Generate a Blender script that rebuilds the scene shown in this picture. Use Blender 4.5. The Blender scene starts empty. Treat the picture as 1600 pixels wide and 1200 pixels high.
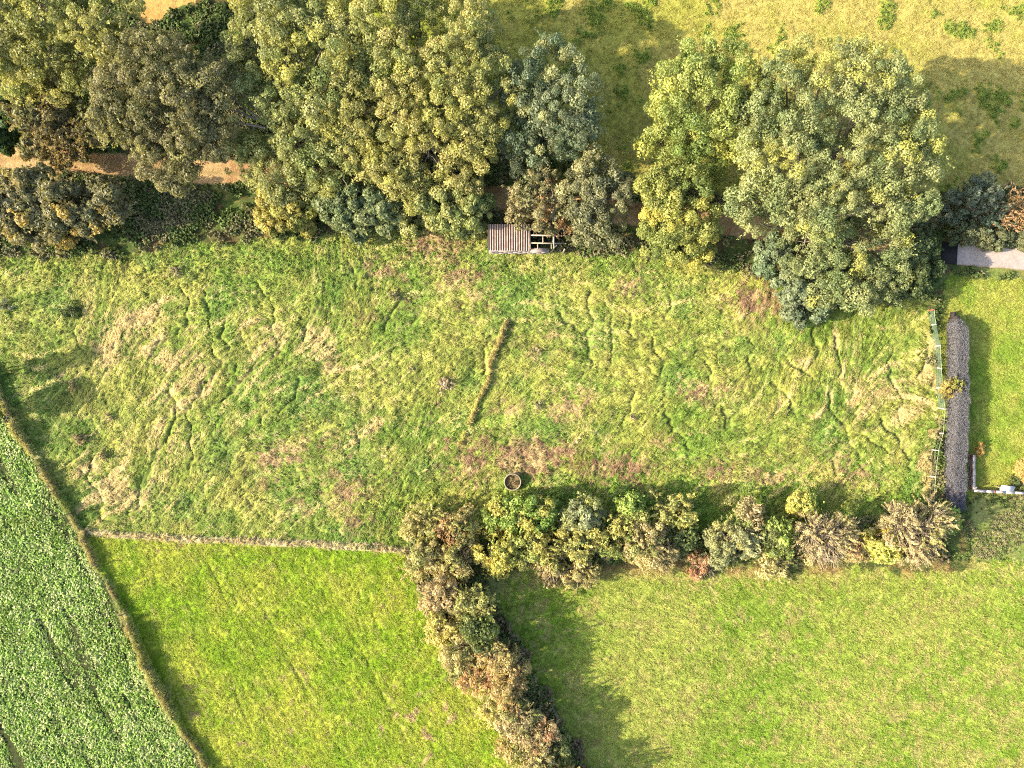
import bpy, math
import numpy as np

# ------------------------------------------------------------------ camera, sky, sun, exposure
H = 77.6                       # flying height of the drone, metres
S = 0.07                       # metres per photograph pixel on the ground
SUN_EL, SUN_AZ = 28.0, 8.0     # shadows fall to the right and a little up
scene = bpy.context.scene
cam_d = bpy.data.cameras.new('camera')
cam = bpy.data.objects.new('camera', cam_d)
scene.collection.objects.link(cam)
cam.location = (0, 0, H)
cam_d.sensor_fit = 'HORIZONTAL'
cam_d.angle = 2 * math.atan(56.0 / H)
cam_d.clip_end = 4000
scene.camera = cam
scene.cycles.filter_width = 1.1
scene.cycles.use_denoising = False

world = bpy.data.worlds.new('World')
scene.world = world
world.use_nodes = True
nt = world.node_tree
sky = nt.nodes.new('ShaderNodeTexSky')
sky.sky_type = 'NISHITA'
sky.sun_disc = False
sky.sun_elevation = math.radians(SUN_EL)
sky.sun_rotation = math.atan2(-math.cos(math.radians(SUN_AZ)), -math.sin(math.radians(SUN_AZ)))
sky.dust_density = 2.5
bg = nt.nodes['Background']
bg.inputs['Strength'].default_value = 0.15
nt.links.new(sky.outputs[0], bg.inputs['Color'])

sun_d = bpy.data.lights.new('sun', 'SUN')
sun_d.energy = 4.0
sun_d.angle = math.radians(0.6)
sun_d.color = (1.0, 0.895, 0.715)
sun = bpy.data.objects.new('sun', sun_d)
scene.collection.objects.link(sun)
sun.rotation_euler = (0, math.radians(-(90 - SUN_EL)), math.radians(SUN_AZ))
vs = scene.view_settings
vs.view_transform = 'Standard'
vs.look = 'None'
vs.gamma = 1.0
vs.use_curve_mapping = False
vs.exposure = 2.04
try:
    scene.cycles.max_bounces = 6
    scene.cycles.transmission_bounces = 4
    scene.cycles.diffuse_bounces = 4
except Exception:
    pass

# ------------------------------------------------------------------ helpers
C = scene.collection
RNG = np.random.default_rng(11)
ALB = 0.40


def lin(r, g, b, k=ALB):
    c = np.array([r, g, b], float) / 255.0
    c = np.where(c <= 0.04045, c / 12.92, ((c + 0.055) / 1.055) ** 2.4)
    return c * k


def at(px, py, z=0.0):
    """world point that stands at height z where the photograph shows (px, py)"""
    k = (H - z) / H * S
    return ((px - 800.0) * k, (600.0 - py) * k, z)


def hash2(ix, iy, seed):
    h = (ix.astype(np.int64) * 374761393 + iy.astype(np.int64) * 668265263 + seed * 982451653) & 0xFFFFFFFF
    h = ((h ^ (h >> 13)) * 1274126177) & 0xFFFFFFFF
    h = h ^ (h >> 16)
    return (h & 0xFFFFFF) / float(0xFFFFFF)


def vnoise(x, y, scale, seed=0):
    x = np.asarray(x) / scale
    y = np.asarray(y) / scale
    ix, iy = np.floor(x).astype(np.int64), np.floor(y).astype(np.int64)
    fx, fy = x - ix, y - iy
    fx = fx * fx * (3 - 2 * fx)
    fy = fy * fy * (3 - 2 * fy)
    a, b = hash2(ix, iy, seed), hash2(ix + 1, iy, seed)
    c, d = hash2(ix, iy + 1, seed), hash2(ix + 1, iy + 1, seed)
    return (a * (1 - fx) + b * fx) * (1 - fy) + (c * (1 - fx) + d * fx) * fy


def fbm(x, y, scale, seed=0, octv=3):
    t, amp, tot = 0, 1.0, 0
    for o in range(octv):
        t = t + amp * vnoise(x + 17.3 * o, y - 9.1 * o, scale / 2 ** o, seed + o * 7)
        tot += amp
        amp *= 0.55
    return t / tot


def sstep(a, b, x):
    t = np.clip((x - a) / (b - a), 0, 1)
    return t * t * (3 - 2 * t)


def in_poly(px, py, poly):
    r = np.zeros(px.shape, bool)
    n = len(poly)
    j = n - 1
    for i in range(n):
        xi, yi = poly[i]
        xj, yj = poly[j]
        if yi != yj:
            r ^= ((yi > py) != (yj > py)) & (px < (xj - xi) * (py - yi) / (yj - yi) + xi)
        j = i
    return r


def line_dist(px, py, pts, pad=40):
    """distance in photograph pixels to a polyline (big where far away)"""
    d = np.full(px.shape, 1e3)
    for (x0, y0), (x1, y1) in zip(pts[:-1], pts[1:]):
        m = (px > min(x0, x1) - pad) & (px < max(x0, x1) + pad) & (py > min(y0, y1) - pad) & (py < max(y0, y1) + pad)
        if not m.any():
            continue
        ax, ay = px[m] - x0, py[m] - y0
        dx, dy = x1 - x0, y1 - y0
        t = np.clip((ax * dx + ay * dy) / (dx * dx + dy * dy + 1e-9), 0, 1)
        d[m] = np.minimum(d[m], np.hypot(ax - t * dx, ay - t * dy))
    return d


def make_mesh(name, verts, faces, cols=None, mat=None, smooth=False):
    """faces: an (n,3) or (n,4) integer array; cols: (nverts,3) colours"""
    me = bpy.data.meshes.new(name)
    verts = np.asarray(verts, np.float32)
    faces = np.asarray(faces, np.int32)
    nf, k = faces.shape
    me.vertices.add(len(verts))
    me.vertices.foreach_set('co', verts.ravel())
    me.loops.add(nf * k)
    me.loops.foreach_set('vertex_index', faces.ravel())
    me.polygons.add(nf)
    me.polygons.foreach_set('loop_start', np.arange(0, nf * k, k, dtype=np.int32))
    me.polygons.foreach_set('loop_total', np.full(nf, k, np.int32))
    if smooth:
        me.polygons.foreach_set('use_smooth', np.ones(nf, bool))
    if cols is not None:
        ca = me.color_attributes.new('col', 'FLOAT_COLOR', 'POINT')
        buf = np.ones((len(verts), 4), np.float32)
        buf[:, :3] = cols
        ca.data.foreach_set('color', buf.ravel())
    me.update(calc_edges=True)
    if mat:
        me.materials.append(mat)
    return me


def link(name, data, parent=None, loc=None):
    o = bpy.data.objects.new(name, data)
    C.objects.link(o)
    if parent is not None:
        o.parent = parent
    if loc is not None:
        o.location = loc
    return o


def tag(o, label=None, cat=None, group=None, kind=None):
    if label:
        o['label'] = label
    if cat:
        o['category'] = cat
    if group:
        o['group'] = group
    if kind:
        o['kind'] = kind
    return o


class MB:
    """collects quads (n,4) for small hard-surface meshes"""
    def __init__(self):
        self.v, self.f, self.c = [], [], []

    def add(self, v, f, col=None):
        n = sum(len(a) for a in self.v)
        self.v.append(np.asarray(v, float))
        self.f.append(np.asarray(f, int) + n)
        self.c.append(np.tile(np.asarray(col if col is not None else (1, 1, 1), float), (len(v), 1)))

    def box(self, c, s, rz=0.0, col=None, ry=0.0, jit=0.0):
        x, y, z = (np.asarray(s) / 2.0)
        v = np.array([[-x, -y, -z], [x, -y, -z], [x, y, -z], [-x, y, -z], [-x, -y, z], [x, -y, z], [x, y, z], [-x, y, z]])
        if jit:
            v = v + RNG.normal(0, jit, v.shape)
        cy, sy = math.cos(ry), math.sin(ry)
        v = np.column_stack([v[:, 0] * cy + v[:, 2] * sy, v[:, 1], -v[:, 0] * sy + v[:, 2] * cy])
        cz, sz = math.cos(rz), math.sin(rz)
        v = np.column_stack([v[:, 0] * cz - v[:, 1] * sz, v[:, 0] * sz + v[:, 1] * cz, v[:, 2]]) + np.asarray(c)
        f = [[0, 3, 2, 1], [4, 5, 6, 7], [0, 1, 5, 4], [1, 2, 6, 5], [2, 3, 7, 6], [3, 0, 4, 7]]
        self.add(v, f, col)

    def tube(self, pts, rad, n=6, col=None, cap=True):
        v, f = tube_arrays(np.asarray(pts, float), rad, n)
        self.add(v, f, col)

    def build(self, name, mat, parent=None, smooth=False):
        me = make_mesh(name, np.concatenate(self.v), np.concatenate(self.f), np.concatenate(self.c), mat, smooth)
        return link(name, me, parent)


def tube_arrays(pts, rad, n=6):
    k = len(pts)
    rad = np.broadcast_to(np.asarray(rad, float), (k,))
    tan = np.gradient(pts, axis=0)
    tan /= np.linalg.norm(tan, axis=1)[:, None] + 1e-9
    ref = np.where(np.abs(tan[:, 2:3]) > 0.9, np.array([[1.0, 0, 0]]), np.array([[0, 0, 1.0]]))
    u = np.cross(tan, ref)
    u /= np.linalg.norm(u, axis=1)[:, None] + 1e-9
    w = np.cross(tan, u)
    a = np.arange(n) * 2 * math.pi / n
    v = pts[:, None, :] + rad[:, None, None] * (np.cos(a)[None, :, None] * u[:, None, :] + np.sin(a)[None, :, None] * w[:, None, :])
    v = v.reshape(-1, 3)
    i = np.arange(k - 1)[:, None] * n
    j = np.arange(n)[None, :]
    f = np.stack([i + j, i + (j + 1) % n, i + n + (j + 1) % n, i + n + j], -1).reshape(-1, 4)
    return v, f


# ------------------------------------------------------------------ materials
def mat_new(name):
    m = bpy.data.materials.new(name)
    m.use_nodes = True
    t = m.node_tree
    t.nodes.clear()
    out = t.nodes.new('ShaderNodeOutputMaterial')
    return m, t, out


def mat_leaf(name, attr_type='GEOMETRY', trans=0.40, rough=0.55, spec=0.25):
    m, t, out = mat_new(name)
    at_ = t.nodes.new('ShaderNodeAttribute')
    at_.attribute_type = attr_type
    at_.attribute_name = 'col'
    p = t.nodes.new('ShaderNodeBsdfPrincipled')
    p.inputs['Roughness'].default_value = rough
    p.inputs['Specular IOR Level'].default_value = spec
    t.links.new(at_.outputs['Color'], p.inputs['Base Color'])
    tr = t.nodes.new('ShaderNodeBsdfTranslucent')
    hs = t.nodes.new('ShaderNodeMixRGB')
    hs.blend_type = 'MULTIPLY'
    hs.inputs[0].default_value = 1.0
    hs.inputs[2].default_value = (1.15, 1.15, 0.7, 1)
    t.links.new(at_.outputs['Color'], hs.inputs[1])
    t.links.new(hs.outputs[0], tr.inputs['Color'])
    mx = t.nodes.new('ShaderNodeMixShader')
    mx.inputs[0].default_value = trans
    t.links.new(p.outputs[0], mx.inputs[1])
    t.links.new(tr.outputs[0], mx.inputs[2])
    t.links.new(mx.outputs[0], out.inputs['Surface'])
    return m


def mat_col(name, rough=0.85, spec=0.2, nscale=0.0, namp=0.3, bump=0.0, bscale=20.0):
    """vertex colour times procedural noise, optional bump"""
    m, t, out = mat_new(name)
    at_ = t.nodes.new('ShaderNodeAttribute')
    at_.attribute_name = 'col'
    p = t.nodes.new('ShaderNodeBsdfPrincipled')
    p.inputs['Roughness'].default_value = rough
    p.inputs['Specular IOR Level'].default_value = spec
    src = at_.outputs['Color']
    geo = t.nodes.new('ShaderNodeNewGeometry')
    if nscale:
        no = t.nodes.new('ShaderNodeTexNoise')
        no.inputs['Scale'].default_value = nscale
        no.inputs['Detail'].default_value = 4
        no.inputs['Roughness'].default_value = 0.65
        t.links.new(geo.outputs['Position'], no.inputs['Vector'])
        mr = t.nodes.new('ShaderNodeMapRange')
        mr.inputs['From Min'].default_value = 0.3
        mr.inputs['From Max'].default_value = 0.7
        mr.inputs['To Min'].default_value = 1 - namp
        mr.inputs['To Max'].default_value = 1 + namp
        t.links.new(no.outputs['Fac'], mr.inputs['Value'])
        mm = t.nodes.new('ShaderNodeVectorMath')
        mm.operation = 'SCALE'
        t.links.new(src, mm.inputs[0])
        t.links.new(mr.outputs[0], mm.inputs['Scale'])
        src = mm.outputs[0]
    t.links.new(src, p.inputs['Base Color'])
    if bump:
        nb = t.nodes.new('ShaderNodeTexNoise')
        nb.inputs['Scale'].default_value = bscale
        nb.inputs['Detail'].default_value = 3
        t.links.new(geo.outputs['Position'], nb.inputs['Vector'])
        bp = t.nodes.new('ShaderNodeBump')
        bp.inputs['Strength'].default_value = 1.0
        bp.inputs['Distance'].default_value = bump
        t.links.new(nb.outputs['Fac'], bp.inputs['Height'])
        t.links.new(bp.outputs[0], p.inputs['Normal'])
    t.links.new(p.outputs[0], out.inputs['Surface'])
    return m


M_GROUND = mat_col('turf', 0.95, 0.05, 5.0, 0.30, 0.05, 9.0)
M_LEAF = mat_leaf('leaves')
M_GRASS = mat_leaf('grass_blades', 'INSTANCER', 0.35, 0.6, 0.15)
M_CROP = mat_leaf('crop_leaves', 'INSTANCER', 0.30, 0.5, 0.2)
M_BARK = mat_col('bark', 0.95, 0.1, 8.0, 0.35, 0.03, 14.0)
M_WOOD = mat_col('weathered_wood', 0.9, 0.15, 14.0, 0.3, 0.01, 40.0)
M_STONE = mat_col('concrete', 0.9, 0.2, 3.0, 0.16, 0.006, 30.0)
M_SHEET = mat_col('corrugated_sheet', 0.75, 0.3, 2.5, 0.3, 0.0)
M_NET = mat_col('green_netting', 0.7, 0.2)
M_WIRE = mat_col('wire', 0.5, 0.5)

# ------------------------------------------------------------------ the ground: one height field cut into fields
DX = 0.155
gx = np.arange(-59.0, 59.0 + DX / 2, DX)
gy = np.arange(-45.0, 45.0 + DX / 2, DX)
GX, GY = np.meshgrid(gx, gy)
PX, PY = GX / S + 800.0, 600.0 - GY / S          # the same points in photograph pixels
NY, NX = GX.shape
WX = PX + (fbm(GX, GY, 2.2, 3) - 0.5) * 34 + (fbm(GX, GY, 0.5, 5) - 0.5) * 10    # wobbled, for natural edges
WY = PY + (fbm(GX, GY, 2.2, 4) - 0.5) * 34 + (fbm(GX, GY, 0.5, 6) - 0.5) * 10


def lic(angle, steps=9, seed=1, base=None):
    """noise smeared along a direction field: combed, matted grass"""
    r = np.random.default_rng(seed)
    n = r.random((NY, NX)) if base is None else base
    acc = n.copy()
    for sgn in (1, -1):
        fx = np.arange(NX)[None, :].repeat(NY, 0).astype(float)
        fy = np.arange(NY)[:, None].repeat(NX, 1).astype(float)
        for _ in range(steps):
            ix = np.clip(np.rint(fx), 0, NX - 1).astype(int)
            iy = np.clip(np.rint(fy), 0, NY - 1).astype(int)
            a = angle[iy, ix]
            fx += sgn * np.cos(a)
            fy += sgn * np.sin(a)
            ix = np.clip(np.rint(fx), 0, NX - 1).astype(int)
            iy = np.clip(np.rint(fy), 0, NY - 1).astype(int)
            acc += n[iy, ix]
    acc = (acc - acc.mean()) / acc.std()
    return acc


FENCE_LINE = [(-70, 470), (0, 598), (30, 655), (75, 735), (130, 825), (160, 885), (200, 955), (235, 1030), (270, 1100), (318, 1178), (350, 1250)]
CROP_POLY = [(-300, 520), (-50, 560), (0, 632), (50, 712), (105, 795), (145, 880), (185, 960), (225, 1040), (275, 1120), (315, 1205), (330, 1300), (-300, 1300)]
BANK_LINE = [(140, 830), (200, 836), (330, 843), (480, 848), (560, 852), (630, 858)]
RIDGE_LINE = [(792, 503), (779, 535), (768, 565), (762, 595), (750, 625), (738, 655), (722, 692)]
TRACK_LINE = [(-80, 243), (60, 250), (150, 258), (240, 264), (320, 268), (400, 274), (520, 282), (700, 300), (900, 325), (1100, 345), (1300, 372), (1480, 396), (1700, 420)]
MEADOW_POLY = [(-80, 460), (-80, 405), (60, 402), (220, 392), (400, 372), (560, 362), (700, 358), (770, 372), (900, 395), (1000, 400), (1100, 415), (1180, 432), (1300, 480), (1400, 470), (1448, 470), (1458, 560), (1464, 640), (1452, 700), (1448, 790), (1300, 830), (900, 850), (630, 856), (480, 848), (330, 843), (140, 830), (75, 735), (30, 655)]
WEST_POLY = [(140, 832), (330, 843), (480, 849), (630, 858), (660, 920), (720, 1010), (760, 1090), (830, 1180), (880, 1280), (350, 1280), (318, 1178), (270, 1100), (235, 1030), (200, 955), (160, 885)]
LAWN_POLY = [(1466, 470), (1480, 432), (1700, 446), (1700, 770), (1520, 768), (1500, 800), (1470, 790), (1466, 640)]
UPPER_POLY = [(540, -60), (1700, -60), (1700, 300), (1560, 290), (1480, 300), (1300, 330), (1100, 300), (960, 270), (800, 240), (620, 180), (560, 90)]

meadow = in_poly(WX, WY, MEADOW_POLY)
west = in_poly(WX, WY, WEST_POLY)
lawn = in_poly(WX * 0.4 + PX * 0.6, WY * 0.4 + PY * 0.6, LAWN_POLY)
crop = in_poly(WX * 0.3 + PX * 0.7, WY * 0.3 + PY * 0.7, CROP_POLY)
upper = in_poly(WX, WY, UPPER_POLY)
east = (WY > 872) & (WX > 780) & ~west
east |= (WY > 1000) & (WX > 860) & ~west
d_track = line_dist(WX * 0.3 + PX * 0.7, WY * 0.3 + PY * 0.7, TRACK_LINE)
track = (d_track < 19) & (PX < 1400)
d_fence = line_dist(WX * 0.4 + PX * 0.6, WY * 0.4 + PY * 0.6, FENCE_LINE, 60)
d_bank = line_dist(WX * 0.2 + PX * 0.8, WY * 0.2 + PY * 0.8, BANK_LINE)
d_ridge = line_dist(WX * 0.35 + PX * 0.65, WY * 0.35 + PY * 0.65, RIDGE_LINE)
dry_top = in_poly(WX, WY, [(180, -80), (320, -80), (296, 12), (262, 36), (226, 44), (200, 20)])

# direction fields (array space: +y is up in the world)
ang_m = np.radians(38) + (fbm(GX, GY, 9, 21, 2) - 0.5) * 2.6 + (fbm(GX, GY, 2.5, 22, 2) - 0.5) * 1.2
L_m = lic(ang_m, 9, 2)
L_fine = lic(ang_m, 4, 5)
L_big = lic(ang_m, 14, 6, fbm(GX, GY, .5, 29, 2))
ang_w = np.radians(-60) + (fbm(GX, GY, 8, 23, 2) - 0.5) * 0.9 + 0.5 * np.pi * 0
L_w = lic(ang_w, 5, 3)
ang_e = np.radians(-24) + (fbm(GX, GY, 8, 24, 2) - 0.5) * 1.2
L_e = lic(ang_e, 5, 4)

n1 = fbm(GX, GY, 6.0, 31, 3)
n2 = fbm(GX, GY, 1.6, 32, 3)
n3 = fbm(GX, GY, 0.55, 33, 2)
n4 = fbm(GX, GY, 14.0, 34, 2)
lump = fbm(GX, GY, 1.1, 35, 3)

# creases: runs trodden through the long grass
RUNS = [
    [(282, 453), (297, 482), (292, 500), (280, 517), (260, 528), (243, 548), (232, 556)],
    [(267, 603), (267, 623), (277, 640), (273, 660), (260, 690), (247, 703), (238, 733), (222, 753), (220, 773), (215, 790), (195, 805)],
    [(322, 463), (330, 493), (337, 523), (337, 543), (345, 562), (333, 577), (330, 597), (313, 617), (297, 640), (293, 653), (300, 683), (300, 717), (293, 737)],
    [(440, 553), (428, 563), (400, 583), (383, 603), (367, 617), (350, 630)],
    [(407, 440), (420, 463), (427, 483), (428, 503), (413, 523)],
    [(375, 562), (367, 580), (357, 587)], [(423, 640), (410, 660)], [(357, 500), (352, 520), (360, 540)],
    [(277, 640), (287, 640), (297, 640)], [(118, 512), (128, 545), (145, 556), (175, 548)],
    [(1302, 522), (1306, 588), (1299, 618), (1299, 639), (1320, 666), (1329, 693), (1341, 711), (1347, 738)],
    [(1272, 510), (1273, 549), (1269, 567), (1257, 579)], [(1230, 562), (1250, 575), (1262, 590)],
    [(1392, 549), (1383, 570), (1386, 594), (1404, 627), (1407, 660)], [(1440, 555), (1436, 575), (1428, 590)],
    [(1344, 675), (1368, 693), (1386, 711)], [(1368, 657), (1407, 687), (1422, 711), (1422, 732)],
    [(922, 456), (922, 498), (917, 564), (907, 588)], [(952, 498), (953, 564)], [(1040, 470), (1042, 500)],
    [(991, 612), (991, 636), (970, 663)], [(1039, 606), (1040, 654), (1072, 681), (1084, 705)],
    [(985, 490), (982, 520), (1010, 535), (1035, 560)], [(870, 485), (895, 510), (915, 540)], [(1015, 585), (1030, 590), (1040, 575)],
    [(1100, 565), (1108, 578), (1103, 590)], [(1128, 640), (1126, 665), (1150, 645)], [(1170, 560), (1160, 590), (1145, 600)],
    [(762, 530), (757, 560), (750, 590)], [(600, 510), (612, 485), (618, 470)], [(547, 412), (553, 430), (556, 445)], [(640, 500), (655, 490)],
    [(150, 720), (140, 745), (150, 765), (162, 775), (150, 795), (160, 812), (180, 818)],
    [(1085, 560), (1110, 540), (1150, 530), (1180, 545)], [(1200, 600), (1230, 620), (1245, 650)], [(470, 600), (455, 630), (440, 640)],
    [(560, 665), (566, 680), (560, 695)], [(500, 470), (480, 500), (470, 530)],
]
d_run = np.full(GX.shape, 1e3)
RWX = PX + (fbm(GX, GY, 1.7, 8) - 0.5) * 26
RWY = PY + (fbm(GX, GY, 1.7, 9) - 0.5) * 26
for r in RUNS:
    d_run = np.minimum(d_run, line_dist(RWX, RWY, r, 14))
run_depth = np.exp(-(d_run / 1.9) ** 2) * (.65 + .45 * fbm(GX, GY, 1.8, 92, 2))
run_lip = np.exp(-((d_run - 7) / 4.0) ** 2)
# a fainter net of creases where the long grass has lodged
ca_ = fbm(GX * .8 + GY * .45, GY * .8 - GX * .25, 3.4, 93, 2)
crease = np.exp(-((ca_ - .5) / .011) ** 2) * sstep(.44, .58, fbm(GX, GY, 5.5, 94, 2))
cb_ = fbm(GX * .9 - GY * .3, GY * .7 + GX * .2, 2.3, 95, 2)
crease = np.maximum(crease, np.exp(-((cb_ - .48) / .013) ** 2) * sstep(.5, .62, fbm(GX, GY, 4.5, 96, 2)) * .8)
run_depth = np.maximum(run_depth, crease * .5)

# straw patches: px, py, rx, ry, angle (deg, up to the right), strength
PATCH = [
    (205, 525, 110, 60, 20, .5), (190, 765, 95, 55, 10, .55), (310, 600, 90, 45, 40, .55), (430, 540, 100, 45, 30, .5), (1365, 615, 110, 60, 15, .55), (1300, 540, 70, 40, 10, .35), (500, 620, 90, 40, 30, .4), (240, 690, 60, 50, 40, .4), (1410, 690, 50, 50, 20, .35), (1200, 620, 80, 40, 20, .3),
    (225, 500, 45, 16, 25, 1), (190, 520, 30, 12, 20, .8), (165, 552, 34, 8, -15, .9), (225, 550, 30, 10, -25, .8), (270, 565, 30, 16, 10, .8), (300, 560, 28, 12, 20, .8),
    (310, 610, 44, 14, 42, 1), (285, 632, 26, 12, 20, .9), (395, 512, 26, 9, 25, .9), (430, 520, 20, 8, 25, .6), (495, 520, 16, 22, 40, .8),
    (512, 568, 22, 26, 50, 1), (190, 775, 58, 32, -10, .95), (140, 735, 20, 26, -60, .9), (230, 740, 30, 14, 40, .6), (205, 800, 40, 12, 20, .8), (440, 600, 30, 8, 35, .5),
    (350, 590, 26, 8, 40, .5), (560, 605, 22, 8, 30, .6), (580, 675, 14, 26, -60, .8), (600, 710, 10, 14, -60, .6), (470, 560, 30, 8, 30, .4),
    (1370, 615, 70, 20, 12, .8), (1350, 640, 40, 12, 25, .8), (1430, 635, 36, 20, 20, .8), (1440, 600, 24, 14, 25, .7), (1345, 590, 24, 7, 10, .6), (1255, 570, 12, 8, 20, .8),
    (1230, 640, 26, 10, 40, .5), (1275, 650, 12, 9, 40, .8), (1290, 560, 12, 7, 10, .7), (1420, 580, 26, 12, 20, .6), (1410, 655, 30, 14, 20, .6), (1210, 625, 9, 8, 0, .8), (1130, 570, 10, 8, 0, .6),
    (1290, 520, 18, 8, 5, .5), (1380, 515, 16, 7, 0, .5), (1400, 480, 26, 8, 0, .4), (1440, 760, 12, 40, 0, .5), (1454, 560, 8, 90, 0, .95), (1446, 740, 10, 60, 0, .95), (1455, 670, 9, 40, 0, .8),
    (990, 445, 20, 12, 30, .6), (1050, 530, 14, 7, 20, .6), (840, 515, 10, 8, 0, .4)]
BROWN = [
    (440, 715, 60, 26, 15, .7), (520, 700, 40, 20, 0, .5), (410, 745, 40, 30, 0, .45), (545, 770, 50, 40, 0, .6), (560, 815, 30, 16, 0, .5), (600, 430, 40, 30, 0, .5), (680, 385, 60, 28, 0, .7), (720, 430, 50, 30, 0, .6),
    (745, 470, 40, 24, 0, .5), (560, 500, 40, 20, 0, .35), (850, 525, 60, 24, 0, .4), (830, 560, 30, 20, 0, .4), (890, 635, 40, 26, 0, .75), (795, 640, 26, 20, 0, .7), (830, 715, 90, 30, 0, .9), (740, 725, 40, 40, 0, .75), (960, 735, 70, 26, 0, .7),
    (980, 450, 26, 20, 0, .7), (870, 520, 20, 24, 0, .5), (1100, 612, 50, 18, 0, .6), (1180, 470, 60, 34, 0, .8), (1240, 470, 40, 34, 0, .5), (1120, 740, 40, 24, 0, .6), (1200, 745, 40, 18, 0, .5), (1290, 720, 44, 22, 0, .5), (1040, 690, 30, 14, 0, .5),
    (870, 440, 24, 20, 0, .4), (1330, 745, 40, 22, 0, .5), (700, 690, 16, 20, 0, .7), (690, 640, 16, 12, 0, .4), (640, 470, 16, 20, 0, .4), (120, 690, 14, 10, 0, .5), (480, 790, 40, 20, 0, .4), (300, 545, 8, 8, 0, .2)]


def patches(lst):
    m = np.zeros(GX.shape)
    for (cx, cy, rx, ry, a, s) in lst:
        a = math.radians(a)
        bb = (np.abs(WX - cx) < 2.2 * max(rx, ry)) & (np.abs(WY - cy) < 2.2 * max(rx, ry))
        dx, dy = WX[bb] - cx, -(WY[bb] - cy)
        u = (dx * math.cos(a) + dy * math.sin(a)) / rx
        v = (-dx * math.sin(a) + dy * math.cos(a)) / ry
        m[bb] = np.maximum(m[bb], s * np.exp(-(u * u + v * v) * 0.9))
    return m


P_straw = patches(PATCH)
P_brown = patches(BROWN)


def mix(a, b, t):
    return a * (1 - t[..., None]) + b * t[..., None]


def C3(*c):
    return np.broadcast_to(lin(*c), GX.shape + (3,))


# colours
g_meadow = mix(C3(128, 164, 58), C3(178, 188, 82), sstep(0.3, 0.7, n1 * 0.55 + n2 * 0.45))
g_meadow = mix(g_meadow, C3(122, 164, 66), sstep(0.52, 0.75, fbm(GX, GY, 4.5, 41, 3)) * 0.6)
straw_t = np.clip(sstep(-0.2, 1.5, L_m * .5 + L_big * .8 + (P_straw - 0.40) * 4.6) * 0.95, 0, 1) * np.clip(P_straw * 2.0 + sstep(0.5, 0.75, n1) * 0.4, 0, 1)
thin_straw = sstep(0.8, 2.2, L_m * .5 + L_big * .8) * sstep(.42, .6, fbm(GX, GY, 7, 97, 2) + .12 * sstep(560, 200, PX) + .1 * sstep(1200, 1400, PX))
g_meadow = mix(g_meadow, C3(226, 202, 140), np.clip(straw_t + thin_straw * 0.6, 0, 1))
brown_t = np.clip(sstep(0.43, 0.54, fbm(GX, GY, .34, 57, 2) * .45 + n3 * 0.25 + fbm(GX, GY, 0.9, 55, 3) * 0.3 + .025 * L_fine + (P_brown - 0.5) * 0.34) * (0.28 + 1.15 * P_brown), 0, 0.95)
g_meadow = mix(g_meadow, mix(C3(206, 178, 130), C3(176, 140, 112), sstep(.4, .6, fbm(GX, GY, 1.4, 56, 2))), brown_t)
g_meadow = mix(g_meadow, C3(98, 104, 54), np.clip(run_depth * .8, 0, .8))     # shade in the runs and creases, painted dark into the turf colour
g_west = mix(C3(136, 172, 36), C3(172, 186, 58), sstep(0.3, 0.7, n1 * .5 + n2 * .5))
g_west = mix(g_west, C3(196, 192, 98), sstep(0.7, 2.2, L_w) * 0.6)
spot = sstep(0.70, 0.80, fbm(GX, GY, 0.8, 61, 2)) * sstep(.45, .7, n1 + .25 * sstep(520, 680, PX) * sstep(950, 1150, PY))
g_west = mix(g_west, C3(214, 178, 140), spot * 0.8)
g_east = mix(C3(134, 174, 48), C3(172, 190, 78), sstep(0.3, 0.7, n4 * .4 + n2 * .3 + n1 * .3))
bare = sstep(0.55, 0.66, fbm(GX, GY, 1.3, 62, 3) * .55 + fbm(GX, GY, .4, 64, 2) * .45 + 0.03 * L_e + (sstep(920, 890, PY) * .12) + sstep(950, 1200, PY) * sstep(1100, 1500, PX) * .07)
g_east = mix(g_east, C3(204, 186, 120), bare * 0.6)
g_east = mix(g_east, C3(206, 200, 100), sstep(0.8, 2.2, L_e) * 0.5)
g_upper = mix(C3(186, 186, 84), C3(210, 196, 112), sstep(0.35, 0.65, n1 * .5 + n2 * .3 + .2 * sstep(800, 1500, PX)))
g_upper = mix(g_upper, C3(154, 174, 58), sstep(0.58, 0.74, fbm(GX, GY, 2.4, 63, 3)) * 0.75)
g_upper = mix(g_upper, C3(150, 176, 44), sstep(760, 640, PX) * .7)
g_lawn = mix(C3(146, 178, 58), C3(182, 190, 80), sstep(0.35, 0.65, n1 * .6 + n2 * .4))
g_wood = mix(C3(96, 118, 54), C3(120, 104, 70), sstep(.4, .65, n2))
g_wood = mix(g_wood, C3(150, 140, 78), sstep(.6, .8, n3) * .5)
g_rough = mix(C3(120, 150, 60), C3(170, 168, 96), n2)
g_track = mix(C3(226, 190, 138), C3(196, 156, 112), sstep(.35, .7, n2))
g_track = mix(g_track, C3(172, 152, 96), np.exp(-(d_track / 4.0) ** 2) * 0.55 + sstep(15, 19, d_track) * .4)
g_crop = mix(C3(84, 92, 48), C3(64, 76, 38), n2)

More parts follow.
